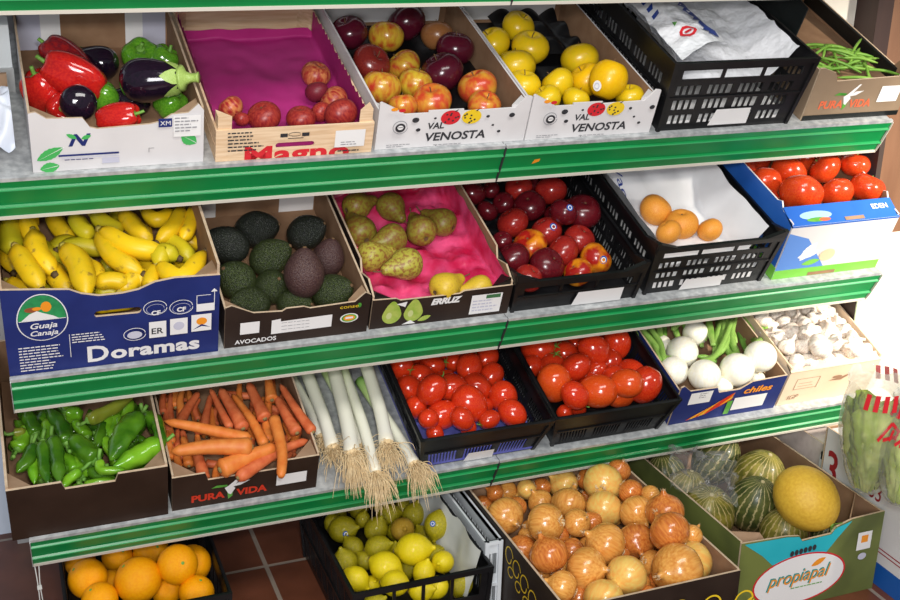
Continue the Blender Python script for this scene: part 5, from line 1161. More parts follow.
for i, d in enumerate(L):
    o = d['o'] = put('won', mk_won, d['w'], d['ax'], d['rm'])
    q = stems.get(i)
    if q:
        mb = MB(); rr = random.Random(i)
        loc = lambda v: (o.rotation_quaternion.inverted() @ (v - Vector(o.location))) / d['rm']
        for k in range(4):
            pts = [loc(d['w'] + (S3.N * 0.5 + S3.D * 0.6) * d['rm'])] + [loc(S3.w(*S3.at(Wn(a, b)[0] + rr.uniform(-3, 3) + (k - 1.5) * 2.5 * (j + 1) * 0.6, Wn(a, b)[1] + rr.uniform(-3, 3), 0.085 + 0.008 * j + 0.004 * k))) for j, (a, b) in enumerate(q)]
            tube(mb, pts, lambda t: 0.24 * (1 - 0.25 * t) if k % 2 else 0.16 * (1 + 0.3 * t), 12, 8)
        kid(o, mb, 'green_leaves', leaf); d['desc'] = 'leafy white spring onion'
label_rows(L, 3, 'the white onion carton', 'spring onion', 'white onions in the navy carton')
# loose broad leaf tops lying behind them
for i, (pts, r, lb) in enumerate([([(440, 150), (470, 180), (495, 195), (525, 260)], 6, 'broad green onion leaf bent along the right side of the white onion carton'), ([(380, 110), (420, 150), (470, 190)], 7, 'broad green onion leaf behind the white onions'), ([(60, 160), (100, 190), (130, 260)], 5, 'pale green onion stalk at the left edge of the white onion carton'), ([(285, 120), (290, 165), (300, 210)], 5, 'upright green onion stalk in the middle of the carton'), ([(250, 245), (280, 250), (310, 265)], 5, 'short pale onion stalk between the front white onions'), ([(170, 160), (185, 140), (230, 130)], 5, 'dark green onion leaf at the back left of the carton')]):
    o = longthing('onion_leaf', leaf, [(*Wn(*p), 0.10) for p in pts], S3, lambda t, r=r: r / 1155 * 2.3 * math.sin(min(1, t * 1.15 + 0.12) * PI * 0.82) ** 0.6, 14, 10, lambda g, t: 0.55 + 0.45 * abs(math.cos(g)))
    tag(o, lb, 'leaf')

rr = random.Random(8)
for i in range(16):
    x = 70 + i * 26 + rr.uniform(-8, 8); y0 = rr.uniform(120, 150); l = rr.uniform(50, 100); dx = rr.uniform(-15, 30)
    h = 0.062 + 0.012 * (i % 3)
    o = longthing('onion_leaf', leaf if i % 3 else gstem, [(*Wn(x, y0), h), (*Wn(x + dx * 0.5, y0 + l * 0.5), h + 0.006), (*Wn(x + dx, y0 + l), h)], S3, lambda t: 0.0085 * math.sin(min(1, t * 0.9 + 0.12) * PI * 0.9) ** 0.5, 12, 8, lambda g, t: 0.6 + 0.4 * abs(math.cos(g)))
    tag(o, 'green leaf stalk in the bundle at the back of the white onion carton', 'leaf', 'green leaf stalks behind the white onions')
# garlic
mga = M('garlic_skin', (0.68, 0.54, 0.46), (0.86, 0.80, 0.70), 1, 0.5, stretch=(9, 9, 2), mid=(0.35, 0.6), rnd=0.05, bump=0.2, bscale=2)
def mk_gar():
    P = [(0.05, -0.62), (0.35, -0.68), (0.75, -0.55), (0.98, -0.2), (1.0, 0.1), (0.82, 0.42), (0.5, 0.66), (0.28, 0.85), (0.2, 1.1), (0.17, 1.5), (0.19, 1.55), (0.05, 1.55)]
    Q = smooth_pts([(r, 0, z) for r, z in P], 24)
    vs, fs = revolve([(max(0.01, q.x), q.z) for q in Q], 28, lambda r, z, a: (r * (1 - 0.16 * abs(math.sin(a * 3.5 + 0.6)) ** 4 * (1 if z < 0.8 else 0.2) + 0.03 * math.cos(2 * a)), z)); b = mk('garlic_bulb', vs, fs, mga)
    mb = MB(); rr = random.Random(9)
    for k in range(14):
        a = rr.uniform(0, 6.28); d = Vector((math.cos(a), math.sin(a), -0.5)); tube(mb, [(0, 0, -0.6), Vector((0, 0, -0.64)) + d * 0.18, Vector((0, 0, -0.62)) + d * 0.34], 0.018, 4, 4)
    kid(b, mb, 'roots', mroot); return b, list(b.children)
ga = [(500, 115, 24), (555, 105, 26), (600, 98, 24), (640, 85, 22), (680, 108, 26), (450, 130, 24), (475, 158, 26), (530, 150, 28), (590, 148, 26), (645, 135, 26), (697, 142, 28), (548, 196, 38), (612, 185, 32), (665, 180, 34), (718, 175, 28), (510, 225, 26), (545, 232, 30), (600, 235, 32), (660, 235, 36), (718, 215, 30), (755, 230, 32), (560, 268, 26), (612, 258, 28), (650, 250, 26), (700, 245, 26), (790, 228, 24), (530, 262, 20), (480, 180, 22), (510, 190, 22), (585, 215, 22), (690, 200, 24), (740, 195, 22), (632, 212, 22), (575, 125, 20), (620, 120, 20), (665, 150, 22), (770, 250, 20)]
L = [dict(px=Wn(a, b)[0], py=Wn(a, b)[1], r=c / 3.214 * 1.25, h=0.11 + 0.012 * ((a * 7 + b) % 3) / 2, desc='white garlic bulb') for a, b, c in ga]
L[11]['desc'] = 'large white garlic bulb'; L[18]['desc'] = 'large garlic bulb'
relax(L, S3, 1.772, 2.036, 0.022, 0.42, 0.075, pull=0.45)
for d in L: d['o'] = put('gar', mk_gar, d['w'], (random.uniform(-1, 1), random.uniform(-0.3, 1), random.uniform(-0.2, 1)), d['rm'] * 0.98)
fill(L, S3, 1.795, 2.01, 0.07, 0.40, 0.092, 0.022, 24, lambda d: put('gar', mk_gar, d['w'], rax(1), d['rm']), 'small garlic bulb')
label_rows(L, 7, 'the garlic carton', 'garlic', 'garlic bulbs in the cream carton')

# oranges and lemons on the floor
mor = M('orange_peel', (0.86, 0.31, 0.0), (0.90, 0.38, 0.002), 1, 0.42, stretch=(10, 10, 10), bump=0.35, bscale=9, rnd=0.05, spec=0.25)
def mk_or():
    vs, fs = revolve(round_prof(18, 0.06, 0.02, 0.96, 0.12, 0.0), 28); b = mk('orange', vs, fs, mor)
    mb = MB(); v2, f2 = revolve([(0.01, 0.86), (0.07, 0.91), (0.09, 0.925), (0.04, 0.945), (0.005, 0.945)], 6); mb.add(v2, f2); kid(b, mb, 'stem_button', gstem)
    return b, list(b.children)
O2 = lambda x, y: (x / 2.727, 480 + y / 2.727)
og = [(210, 228, 42, 0.125), (320, 208, 42, 0.12), (412, 195, 48, 0.12), (300, 285, 40, 0.125), (455, 300, 42, 0.12), (545, 225, 52, 0.13), (232, 270, 54, 0.15), (485, 232, 54, 0.155), (378, 272, 64, 0.16), (272, 328, 50, 0.15), (535, 305, 48, 0.14)]
L = [dict(px=O2(a, b)[0], py=O2(a, b)[1], r=c / 2.727, h=h, desc='bright orange') for a, b, c, h in og]
for i, t in ((8, 'largest bright orange'), (7, 'orange showing its scar')): L[i]['desc'] = t
relax(L, GR, 0.065, 0.36, -0.065, 0.34, 0.092, pull=0.5)
for i, d in enumerate(L): d['o'] = put('orange', mk_or, d['w'], rax(1) if i != 7 else (0.45, 0.25, 0.8), d['rm'])
label_rows(L, 3, 'the orange crate', 'orange', 'oranges in the black floor crate')
mlm = {'g': M('lemon_greenish_shaded', (0.30, 0.26, 0.006), (0.44, 0.36, 0.010), 1, 0.35, stretch=(8, 8, 8), bump=0.4, bscale=8, rnd=0.12, coat=0.15), 'y': M('lemon_yellow', (0.72, 0.56, 0.006), (0.78, 0.62, 0.01), 1, 0.33, stretch=(8, 8, 8), bump=0.35, bscale=8, rnd=0.06, coat=0.2), 'o': M('lemon_orange_tinge', (0.42, 0.24, 0.02), (0.48, 0.30, 0.03), 1, 0.4, stretch=(8, 8, 8), bump=0.4, bscale=8)}  # greenish peel is also darkened to paint the shade in the crate
def mk_lem(k):
    def f():
        P = [(0.02, -1.22), (0.15, -1.18), (0.38, -1.02), (0.75, -0.72), (0.96, -0.3), (1.0, 0.05), (0.92, 0.42), (0.72, 0.78), (0.40, 1.06), (0.20, 1.22), (0.14, 1.36), (0.03, 1.42)]
        Q = smooth_pts([(r, 0, z) for r, z in P], 26); vs, fs = revolve([(max(0.01, q.x), q.z) for q in Q], 24); b = mk('lemon', vs, fs, mlm[k])
        mb = MB(); v2, f2 = revolve([(0.01, -1.20), (0.10, -1.19), (0.13, -1.24), (0.05, -1.26)], 7); mb.add(v2, f2); kid(b, mb, 'stem_button', stemm)
        return b, list(b.children)
    return f
O3 = lambda x, y: (280 + x / 3.75, 470 + y / 3.75)
le = [(310, 185, 28, 'g', 0.10, None), (235, 222, 50, 'g', 0.13, (1, 0.2, 0.4)), (360, 222, 44, 'g', 0.12, None), (408, 165, 40, 'g', 0.12, (1, 0.1, 0)), (500, 170, 42, 'g', 0.125, (0.3, 1, 0)), (275, 290, 38, 'g', 0.115, None), (365, 290, 44, 'g', 0.125, (1, 0.3, 0.2)), (245, 345, 46, 'g', 0.12, (-0.3, 1, 0.3)), (590, 205, 46, 'g', 0.135, (-0.2, -1, 0.2)), (460, 222, 44, 'o', 0.135, (0.2, 0.2, 1)), (320, 340, 34, 'g', 0.10, None), (610, 345, 42, 'y', 0.14, (-0.3, 0.1, 1)), (500, 298, 60, 'y', 0.15, (1, 0.1, 0.1)), (540, 385, 42, 'y', 0.13, (0.3, 1, 0.2)), (285, 408, 46, 'y', 0.13, (0.8, -0.6, 0.2)), (395, 362, 56, 'y', 0.145, (1, -0.45, 0.1)), (430, 425, 48, 'y', 0.13, (1, 0, 0.4)), (480, 370, 32, 'g', 0.11, None), (345, 430, 34, 'y', 0.10, None), (530, 450, 44, 'y', 0.12, (1, 0.2, 0.4)), (590, 440, 40, 'y', 0.11, None)]
L = [dict(px=O3(a, b)[0], py=O3(a, b)[1], r=c / 3.75 * 1.08, h=h, k=k, ax=ax or rax(1), desc={'g': 'greenish lemon', 'y': 'bright yellow lemon', 'o': 'orange tinged lemon'}[k]) for a, b, c, k, h, ax in le]
relax(L, GR, 0.615, 0.900, -0.155, 0.36, 0.078, pull=0.5)
for i, d in enumerate(L):
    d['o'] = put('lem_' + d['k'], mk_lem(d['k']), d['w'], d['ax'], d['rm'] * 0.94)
    if i in (1, 8):
        v = d['o'].rotation_quaternion.inverted() @ (RX * (0.3 if i == 1 else -0.3) + RY * (0.15 if i == 1 else -0.25) - RZ * 0.9); v.z *= 1; sticker(d['o'], v, 1.04, blue_ink, white); d['desc'] = 'stickered greenish lemon'
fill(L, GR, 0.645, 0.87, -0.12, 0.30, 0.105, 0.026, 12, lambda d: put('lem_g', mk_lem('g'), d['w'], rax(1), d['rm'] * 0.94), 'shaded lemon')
label_rows(L, 6, 'the lemon crate', 'lemon', 'lemons in the black floor crate')
m = MB(); sheet(m, lambda a, b: (0.896 - 0.030 * (1 - a) - 0.004 * math.sin(b * 17), -0.14 + b * 0.44, 0.095 + a * 0.115 + 0.008 * noise.noise(Vector((a * 3, b * 12, 0)))), 12, 40)
o = m.build('paper_sheet', M('grey_white_paper', (0.52, 0.54, 0.52), (0.60, 0.61, 0.58), 14, 0.8)); tag(o, 'greyish white paper sheet lining the right side of the lemon crate', 'paper')

# yellow onions
mon = {'a': M('onion_gold', (0.58, 0.20, 0.03), (0.82, 0.42, 0.10), 1, 0.25, stretch=(9, 9, 0.7), mid=(0.25, 0.75), coat=0.45, rnd=0.07, detail=2), 'b': M('onion_copper', (0.46, 0.11, 0.018), (0.70, 0.25, 0.05), 1, 0.24, stretch=(9, 9, 0.7), mid=(0.3, 0.7), coat=0.5, rnd=0.1, detail=2), 'p': M('onion_pale', (0.78, 0.55, 0.14), (0.80, 0.38, 0.08), 1, 0.28, stretch=(7, 7, 0.7), mid=(0.3, 0.7), coat=0.35, detail=2)}
skin = M('dry_onion_skin', (0.42, 0.25, 0.12), (0.66, 0.48, 0.28), 40, 0.6)
def mk_on(k):
    def f():
        P = [(0.04, -0.86), (0.3, -0.86), (0.66, -0.70), (0.93, -0.33), (1.0, 0.0), (0.93, 0.34), (0.68, 0.66), (0.38, 0.84), (0.19, 0.97), (0.12, 1.12), (0.05, 1.2)]
        Q = smooth_pts([(r, 0, z) for r, z in P], 26); vs, fs = revolve([(max(0.01, q.x), q.z) for q in Q], 28, lambda r, z, a: (r * (1 + 0.012 * math.sin(7 * a) + 0.02 * math.cos(2 * a)), z)); b = mk('yellow_onion', vs, fs, mon[k])
        mb = MB(); rr = random.Random(5)
        for q_ in range(9):
            a = rr.uniform(0, 6.28); mb2 = [(0.06 * math.cos(a), 0.06 * math.sin(a), 1.05), (0.16 * math.cos(a + 0.5), 0.16 * math.sin(a + 0.5), 1.30 + rr.uniform(-0.1, 0.1)), (0.1 * math.cos(a + 1), 0.1 * math.sin(a + 1), 1.08)]; mb.add(mb2, [(0, 1, 2)])
        tube(mb, [(0, 0, 1.05), (0.02, 0.01, 1.22)], 0.07, 3, 6); kid(b, mb, 'dry_neck', skin)
        mb = MB()
        for q_ in range(26):
            a = rr.uniform(0, 6.28); l = rr.uniform(0.12, 0.26); tube(mb, [(0.1 * math.cos(a), 0.1 * math.sin(a), -0.84), ((0.1 + l * 0.6) * math.cos(a), (0.1 + l * 0.6) * math.sin(a), -0.95), ((0.1 + l) * math.cos(a + 0.4), (0.1 + l) * math.sin(a + 0.4), -0.92)], 0.012, 4, 4)
        kid(b, mb, 'root_tuft', mroot)
        return b, list(b.children)
    return f
O4 = lambda x, y: (460 + x / 3, 440 + y / 3)
on = [(105, 158, 26, 'b', 0), (140, 155, 32, 'a', 0), (200, 148, 30, 'p', 0), (245, 142, 28, 'b', 0), (310, 133, 44, 'p', 0), (382, 118, 32, 'b', 0), (478, 92, 34, 'b', 0), (170, 200, 30, 'b', 0), (240, 185, 36, 'a', 0),
 (135, 228, 54, 'a', 1), (430, 130, 56, 'p', 2), (513, 155, 36, 'b', 1), (570, 165, 28, 'a', 0), (325, 192, 50, 'a', 1), (432, 208, 54, 'p', 1), (530, 218, 50, 'a', 1), (615, 215, 54, 'b', 1), (257, 250, 56, 'a', 2), (350, 250, 40, 'a', 1), (435, 312, 60, 'a', 2), (528, 305, 54, 'b', 1), (632, 280, 58, 'b', 2), (180, 335, 48, 'b', 1), (265, 345, 56, 'b', 2), (130, 305, 24, 'p', 0), (338, 335, 38, 'b', 0), (380, 390, 62, 'a', 2), (500, 410, 60, 'p', 2), (580, 375, 42, 'a', 1), (625, 370, 36, 'a', 0), (727, 352, 64, 'p', 2), (690, 425, 80, 'a', 3), (305, 440, 46, 'a', 1), (435, 478, 62, 'p', 2), (700, 290, 30, 'a', 0), (562, 472, 38, 'b', 1), (205, 290, 30, 'a', 0), (240, 410, 34, 'a', 0), (600, 430, 36, 'b', 0), (480, 350, 30, 'b', 0), (360, 470, 34, 'b', 0), (300, 290, 32, 'b', 0), (395, 245, 30, 'b', 0)]
L = [dict(px=O4(a, b)[0], py=O4(a, b)[1], r=c / 3 * 1.07, h=0.195 + 0.018 * lv, k=k, desc={'a': 'golden onion', 'b': 'copper skinned onion', 'p': 'pale yellow onion'}[k]) for a, b, c, k, lv in on]
L[31]['desc'] = 'largest onion with dark neck'
relax(L, GR, 0.965, 1.357, -0.405, 0.16, 0.142, pull=0.45)
for d in L: d['o'] = put('on_' + d['k'], mk_on(d['k']), d['w'], (random.uniform(-1, 1), random.uniform(-0.6, 1), random.uniform(-0.6, 1)) if d['r'] < 26 else (-0.75, 0.0, 0.75), d['rm'] * 0.99)
fill(L, GR, 1.0, 1.32, -0.37, 0.12, 0.170, 0.028, 26, lambda d: put('on_' + 'ab'[int(d['px']) % 2], mk_on('ab'[int(d['px']) % 2]), d['w'], rax(1), d['rm']), 'small shaded onion')
label_rows(L, 8, 'the big onion carton', 'onion', 'yellow onions in the black carton')

# melons
def melonmat(name, c1, c2, line, sc=9.0, thr=0.50, net=0.0, per=True):
    m = M(name, c1, c2, 1, 0.42, stretch=(3, 3, 3), mid=(0.35, 0.65), detail=3, coat=0.1)
    nt = m.node_tree; n = nt.nodes; Lk = nt.links; b = n['Principled BSDF']
    src = b.inputs['Base Color'].links[0].from_socket
    tc = n.new('ShaderNodeTexCoord'); sx = n.new('ShaderNodeSeparateXYZ'); Lk.new(tc.outputs['Object'], sx.inputs[0])
    an = n.new('ShaderNodeMath'); an.operation = 'ARCTAN2'; Lk.new(sx.outputs[1], an.inputs[0]); Lk.new(sx.outputs[0], an.inputs[1])
    nz = n.new('ShaderNodeTexNoise'); nz.inputs['Scale'].default_value = 5; nz.inputs['Detail'].default_value = 4; Lk.new(tc.outputs['Object'], nz.inputs[0])
    ad = n.new('ShaderNodeMath'); ad.operation = 'MULTIPLY_ADD'; ad.inputs[1].default_value = 0.22 + net; Lk.new(nz.outputs[0], ad.inputs[0]); Lk.new(an.outputs[0], ad.inputs[2])
    ml = n.new('ShaderNodeMath'); ml.operation = 'MULTIPLY'; ml.inputs[1].default_value = sc; Lk.new(ad.outputs[0], ml.inputs[0])
    si = n.new('ShaderNodeMath'); si.operation = 'SINE'; Lk.new(ml.outputs[0], si.inputs[0])
    n2 = n.new('ShaderNodeTexNoise'); n2.inputs['Scale'].default_value = 16; n2.inputs['Detail'].default_value = 5; Lk.new(tc.outputs['Object'], n2.inputs[0])
    a2 = n.new('ShaderNodeMath'); a2.operation = 'MULTIPLY_ADD'; a2.inputs[1].default_value = 1.1; Lk.new(n2.outputs[0], a2.inputs[0]); Lk.new(si.outputs[0], a2.inputs[2])
    r = n.new('ShaderNodeValToRGB'); r.color_ramp.elements[0].position = min(0.95, thr); r.color_ramp.elements[1].position = min(1, thr + 0.12); 
    mp = n.new('ShaderNodeMath'); mp.operation = 'MULTIPLY'; mp.inputs[1].default_value = 0.45; Lk.new(a2.outputs[0], mp.inputs[0]); Lk.new(mp.outputs[0], r.inputs[0])
    mx = n.new('ShaderNodeMixRGB'); Lk.new(r.outputs[0], mx.inputs[0]); Lk.new(src, mx.inputs[1]); mx.inputs[2].default_value = (*line, 1); Lk.new(mx.outputs[0], b.inputs['Base Color'])
    return m
mml = {'g': melonmat('melon_green_striped', (0.035, 0.05, 0.012), (0.10, 0.11, 0.025), (0.38, 0.32, 0.15), 20, 0.56), 'l': melonmat('melon_green_yellow', (0.10, 0.10, 0.016), (0.26, 0.22, 0.035), (0.44, 0.34, 0.14), 22, 0.54), 'y': M('melon_yellow', (0.66, 0.38, 0.035), (0.74, 0.47, 0.05), 1, 0.45, stretch=(10, 10, 10), bump=0.3, bscale=3)}
def mk_mel(k):
    def f():
        vs, fs = revolve(ovoid(22, 1.22 if k != 'y' else 1.14, 0.06), 36, lambda r, z, a: (r * (1 + 0.008 * math.cos(10 * a)), z)); b = mk('melon', vs, fs, mml[k])
        mb = MB(); v2, f2 = revolve([(0.02, 1.18 if k != 'y' else 1.1), (0.09, 1.2 if k != 'y' else 1.12), (0.07, 1.25 if k != 'y' else 1.16), (0.02, 1.26 if k != 'y' else 1.17)], 9); mb.add(v2, f2)
        if k == 'y':
            rr = random.Random(2)
            for q_ in range(9): d = Vector((rr.uniform(-0.2, 0.2), rr.uniform(-0.2, 0.2), 1.3)); tube(mb, [(0, 0, 1.12), d * 0.97, d + Vector((rr.uniform(-0.08, 0.08), 0.05, 0.02))], 0.012, 5, 4)
        kid(b, mb, 'stem', gstem if k == 'y' else M('melon_stem', (0.45, 0.38, 0.2), rough=0.7))
        return b, list(b.children)
    return f
O5 = lambda x, y: (640 + x / 3, 400 + y / 3)
me = [(75, 228, 66, 'g', 0.16, (-0.2, 1, 0.4), 'dark green striped melon at the far left behind the onions'), (228, 178, 70, 'g', 0.16, (0.6, 0.9, 0.3), 'dark striped melon at the back under the lowest shelf'), (135, 290, 72, 'l', 0.15, (0.2, 1, 0.3), 'yellow green striped melon tucked behind the rounder striped one'),
 (352, 240, 84, 'l', 0.16, (0.3, 1, 0.6), 'netted green melon behind the yellow melon'), (195, 345, 88, 'l', 0.165, (0.0, 0.75, 0.75), 'striped green melon right beside the yellow onions'), (342, 312, 80, 'g', 0.18, (0.15, 0.9, 0.65), 'dark green striped melon just left of the yellow melon'), (430, 402, 74, 'l', 0.14, (0.1, 1, 0.4), 'yellow green striped melon low at the front of the carton'), (555, 395, 42, 'g', 0.13, (0.2, 1, 0.4), 'dark melon almost hidden under the yellow one'), (500, 297, 95, 'y', 0.25, (0.62, -0.72, 0.45), 'large smooth yellow melon on top of the pile')]
L = [dict(px=O5(a, b)[0], py=O5(a, b)[1], r=c / 3, h=h, k=k, ax=ax, desc=lb) for a, b, c, k, h, ax, lb in me]
relax(L, GR, 1.458, 1.86, -0.285, 0.5, 0.062, pull=0.6)
for d in L:
    o = put('mel_' + d['k'], mk_mel(d['k']), d['w'], d['ax'], d['rm'] * 0.98, 0.3); tag(o, d['desc'], 'melon', 'melons in the olive carton')
# crumpled clear bag between the melons
m = MB(); cen = GR.w(*GR.at(703, 474, 0.27)); 
sheet(m, lambda a, b: ((a - 0.5) * 0.16 + 0.02 * noise.noise(Vector((a * 6, b * 6, 1))), (b - 0.5) * 0.12 + 0.02 * noise.noise(Vector((a * 6, b * 6, 5))), 0.03 * noise.noise(Vector((a * 9, b * 9, 3))) + 0.035 * math.sin(a * PI) * math.sin(b * PI)), 24, 18)
o = m.build('plastic_bag', film('clear_film', (0.75, 0.76, 0.78), 0.06)); o.location = cen; o.rotation_euler = (0.5, 0.2, -0.4); tag(o, 'crumpled clear plastic bag lying between the striped melons', 'bag')

# ---- upper left carton: eggplants and bell peppers
meg = M('eggplant_skin', (0.007, 0.004, 0.010), (0.014, 0.006, 0.016), 1, 0.10, stretch=(8, 8, 8), coat=0.7)
mrp = M('red_bell_skin', (0.42, 0.008, 0.010), (0.55, 0.02, 0.012), 1, 0.14, stretch=(9, 9, 9), coat=0.6)
mgb = M('green_bell_skin', (0.06, 0.22, 0.012), (0.12, 0.32, 0.02), 1, 0.14, stretch=(9, 9, 9), coat=0.6)
mdr = M('dark_red_bell_skin', (0.16, 0.010, 0.018), (0.34, 0.015, 0.015), 1, 0.16, stretch=(5, 5, 5), coat=0.5)
def mk_egg():
    P = [(0.03, -1.65), (0.35, -1.6), (0.72, -1.38), (0.95, -1.0), (1.02, -0.5), (0.95, 0.1), (0.80, 0.7), (0.66, 1.15), (0.52, 1.42), (0.2, 1.5)]
    Q = smooth_pts([(r, 0, z) for r, z in P], 28); vs, fs = revolve([(max(0.01, q.x), q.z) for q in Q], 28); b = mk('eggplant', vs, fs, meg)
    mb = MB()
    for k in range(5):
        a = 2 * PI * k / 5 + 0.3
        for sgn in (0,):
            P2 = []
            for t, wd in ((0, 0.34), (0.35, 0.36), (0.7, 0.22), (1, 0.02)):
                z = 1.50 - t * 0.85; rr = 0.60 + 0.24 * t + (0.02 if t else -0.1)
                for s_ in (-1, 0, 1): aa = a + s_ * wd / max(0.5, rr); P2.append((rr * math.cos(aa), rr * math.sin(aa), z))
            mb.add(P2, [(i, i + 1, i + 4, i + 3) for r_ in range(3) for i in (r_ * 3, r_ * 3 + 1)], 0, True)
    v2, f2 = revolve([(0.62, 1.40), (0.55, 1.56), (0.30, 1.70), (0.20, 1.95), (0.22, 2.25), (0.26, 2.32), (0.05, 2.32)], 14, lambda r, z, a: (r * (1 + 0.06 * math.cos(5 * a)), z)); mb.add(v2, f2, 0, True)
    kid(b, mb, 'calyx', M('eggplant_calyx', (0.28, 0.42, 0.08), (0.38, 0.52, 0.14), 20, 0.45)); return b, list(b.children)
def mk_bell(mat, el=1.1):
    def f():
        def mod(r, z, a):
            t = math.atan2(r, z / el); return r * (1 + 0.13 * abs(math.cos(2 * a)) ** 0.7 * min(1, r * 1.4) - 0.06 + 0.03 * math.sin(3 * a)), z + 0.07 * math.cos(4 * a) * r * (1 if z > 0 else -1)
        P = round_prof(20, 0.38, 0.22, 1.0, 0.34, 0.06); vs, fs = revolve([(r ** 0.82, z * el) for r, z in P], 36, mod); b = mk('bell_pepper', vs, fs, mat)
        mb = MB(); tube(mb, [(0, 0, 0.6 * el), (0.02, 0, 0.85 * el), (0.12, 0.03, 1.12 * el)], lambda t: 0.13 - 0.03 * t, 6, 8); v2, f2 = revolve([(0.02, 0.58 * el), (0.26, 0.72 * el), (0.2, 0.76 * el), (0.05, 0.74 * el)], 12); mb.add(v2, f2, 0, True); kid(b, mb, 'stem', gstem); return b, list(b.children)
    return f
def one(key, make, fr, px, py, h, r, ax, lb, cat, scale=(1, 1, 1), group=None, spin=0.0):
    p = fr.w(*fr.at(px, py, h)); rm = r * (p - CAM).dot(RZ) / FPX; o = put(key, make, p, ax, tuple(rm * s_ for s_ in scale), spin); return tag(o, lb, cat, group)
one('bell_r2', mk_bell(mrp, 1.2), S1, 44, 90, 0.065, 20, (-0.3, 0.7, 0.5), 'red bell pepper at the left wall of the leaf print carton', 'bell pepper')
one('egg', mk_egg, S1, 93, 62, 0.065, 17, (-0.93, 0.15, -0.15), 'purple black eggplant lying behind the big red pepper', 'eggplant', (1, 1, 0.92))
one('bell_g', mk_bell(mgb, 1.0), S1, 141, 57, 0.07, 18, (0.2, 0.5, 0.9), 'green bell pepper behind the big eggplant', 'bell pepper')
one('bell_g', mk_bell(mgb, 1.0), S1, 164, 60, 0.07, 15, (0.6, 0.8, 0.3), 'smaller green bell pepper at the back right of the carton', 'bell pepper', spin=1)
one('bell_r2', mk_bell(mrp, 1.2), S1, 62, 108, 0.055, 15, (0.4, -0.2, 1), 'red bell pepper half hidden below the front eggplant', 'bell pepper')
one('bell_g', mk_bell(mgb, 1.0), S1, 104, 97, 0.060, 15, (-0.5, 0.5, 0.6), 'green bell pepper squeezed between the two front eggplants', 'bell pepper', spin=2)
one('egg', mk_egg, S1, 128, 101, 0.050, 15, (-1, 0.0, 0.2), 'eggplant lying underneath the big eggplant', 'eggplant', (1, 1, 0.9))
one('bell_g', mk_bell(mgb, 1.0), S1, 170, 103, 0.060, 16, (0.5, 0.6, 0.4), 'green bell pepper at the right front corner of the carton', 'bell pepper', spin=0.6)
one('bell_d', mk_bell(mdr, 1.35), S1, 66, 60, 0.085, 22, (-0.75, 0.6, 0.1), 'dark red bell pepper with shrivelled tip at the back left', 'bell pepper', (1, 0.8, 1))
one('bell_r', mk_bell(mrp, 1.55), S1, 74, 76, 0.10, 23, (-0.9, 0.42, 0.25), 'big long red bell pepper resting on top of the others', 'bell pepper', (1, 0.85, 1.0), spin=0.8)
one('egg', mk_egg, S1, 77, 102, 0.085, 18, (-0.45, 0.25, -0.85), 'eggplant with its round end facing out at the front left', 'eggplant', (1, 1, 0.75))
one('bell_r3', mk_bell(mrp, 1.25), S1, 118, 117, 0.085, 17, (0.95, 0.15, 0.1), 'wrinkled red bell pepper lying at the front notch', 'bell pepper', (0.85, 0.85, 1.15), spin=0.5)
one('egg', mk_egg, S1, 153, 80, 0.118, 22, (0.97, 0.03, 0.1), 'big glossy eggplant with green cap pointing right', 'eggplant', (1, 1, 0.92))

# green beans in the brown carton
mbe = M('bean_green', (0.12, 0.28, 0.03), (0.22, 0.40, 0.06), 20, 0.45)
rr = random.Random(12); L = []
for i in range(44):
    X, U = rr.uniform(1.80, 1.985), rr.uniform(0.035, 0.20); a = rr.uniform(-0.9, 0.9) + (PI / 2 if i % 3 == 0 else 0); l = rr.uniform(0.03, 0.06); h = 0.068 + 0.040 * (i / 44)
    pts = []
    for s_, dh in ((-1, -0.002), (0, 0.006), (1, 0.002)): pts.append((min(max(X + s_ * l * math.cos(a), 1.762), 2.015), min(max(U + s_ * l * math.sin(a), 0.03), 0.44), h + dh))
    wp = [S1.w(*q) for q in pts]; c = sum(wp, Vector()) / 3; mb = MB(); tube(mb, smooth_pts([q - c for q in wp], 10), lambda t: 0.0036 * (0.4 + 0.6 * min(1, 6 * min(t, 1 - t))), 10, 6); o = mb.build('green_bean', mbe); o.location = c
    q = c - CAM; px, py = 450 + FPX * q.dot(RX) / q.dot(RZ), 300 + FPX * q.dot(RY) / q.dot(RZ)
    L.append(dict(o=o, px=px, py=py, desc='thin green bean'))
label_rows(L, 5, 'the green bean carton', 'bean', 'green beans in the brown carton')

# ---- plastic bags and papers in the crates
whb = film('white_bag_film', (0.78, 0.79, 0.82), 0.88, 0.35)
def drape(fr, x0, x1, u0, u1, zf, mat, name, seed, nu=44, nv=44):
    m = MB(); E = fr.w(x0, u0, 0)
    def P(a, b):
        X = x0 + (x1 - x0) * a; U = u0 + (u1 - u0) * b; z = zf(a, b) + 0.010 * noise.noise(Vector((a * 7 + seed, b * 9, 0))) + 0.006 * noise.noise(Vector((a * 22 + seed, b * 22, 0)))
        return fr.w(X, U, z) - E
    sheet(m, P, nu, nv); o = m.build(name, mat); o.location = E; return o
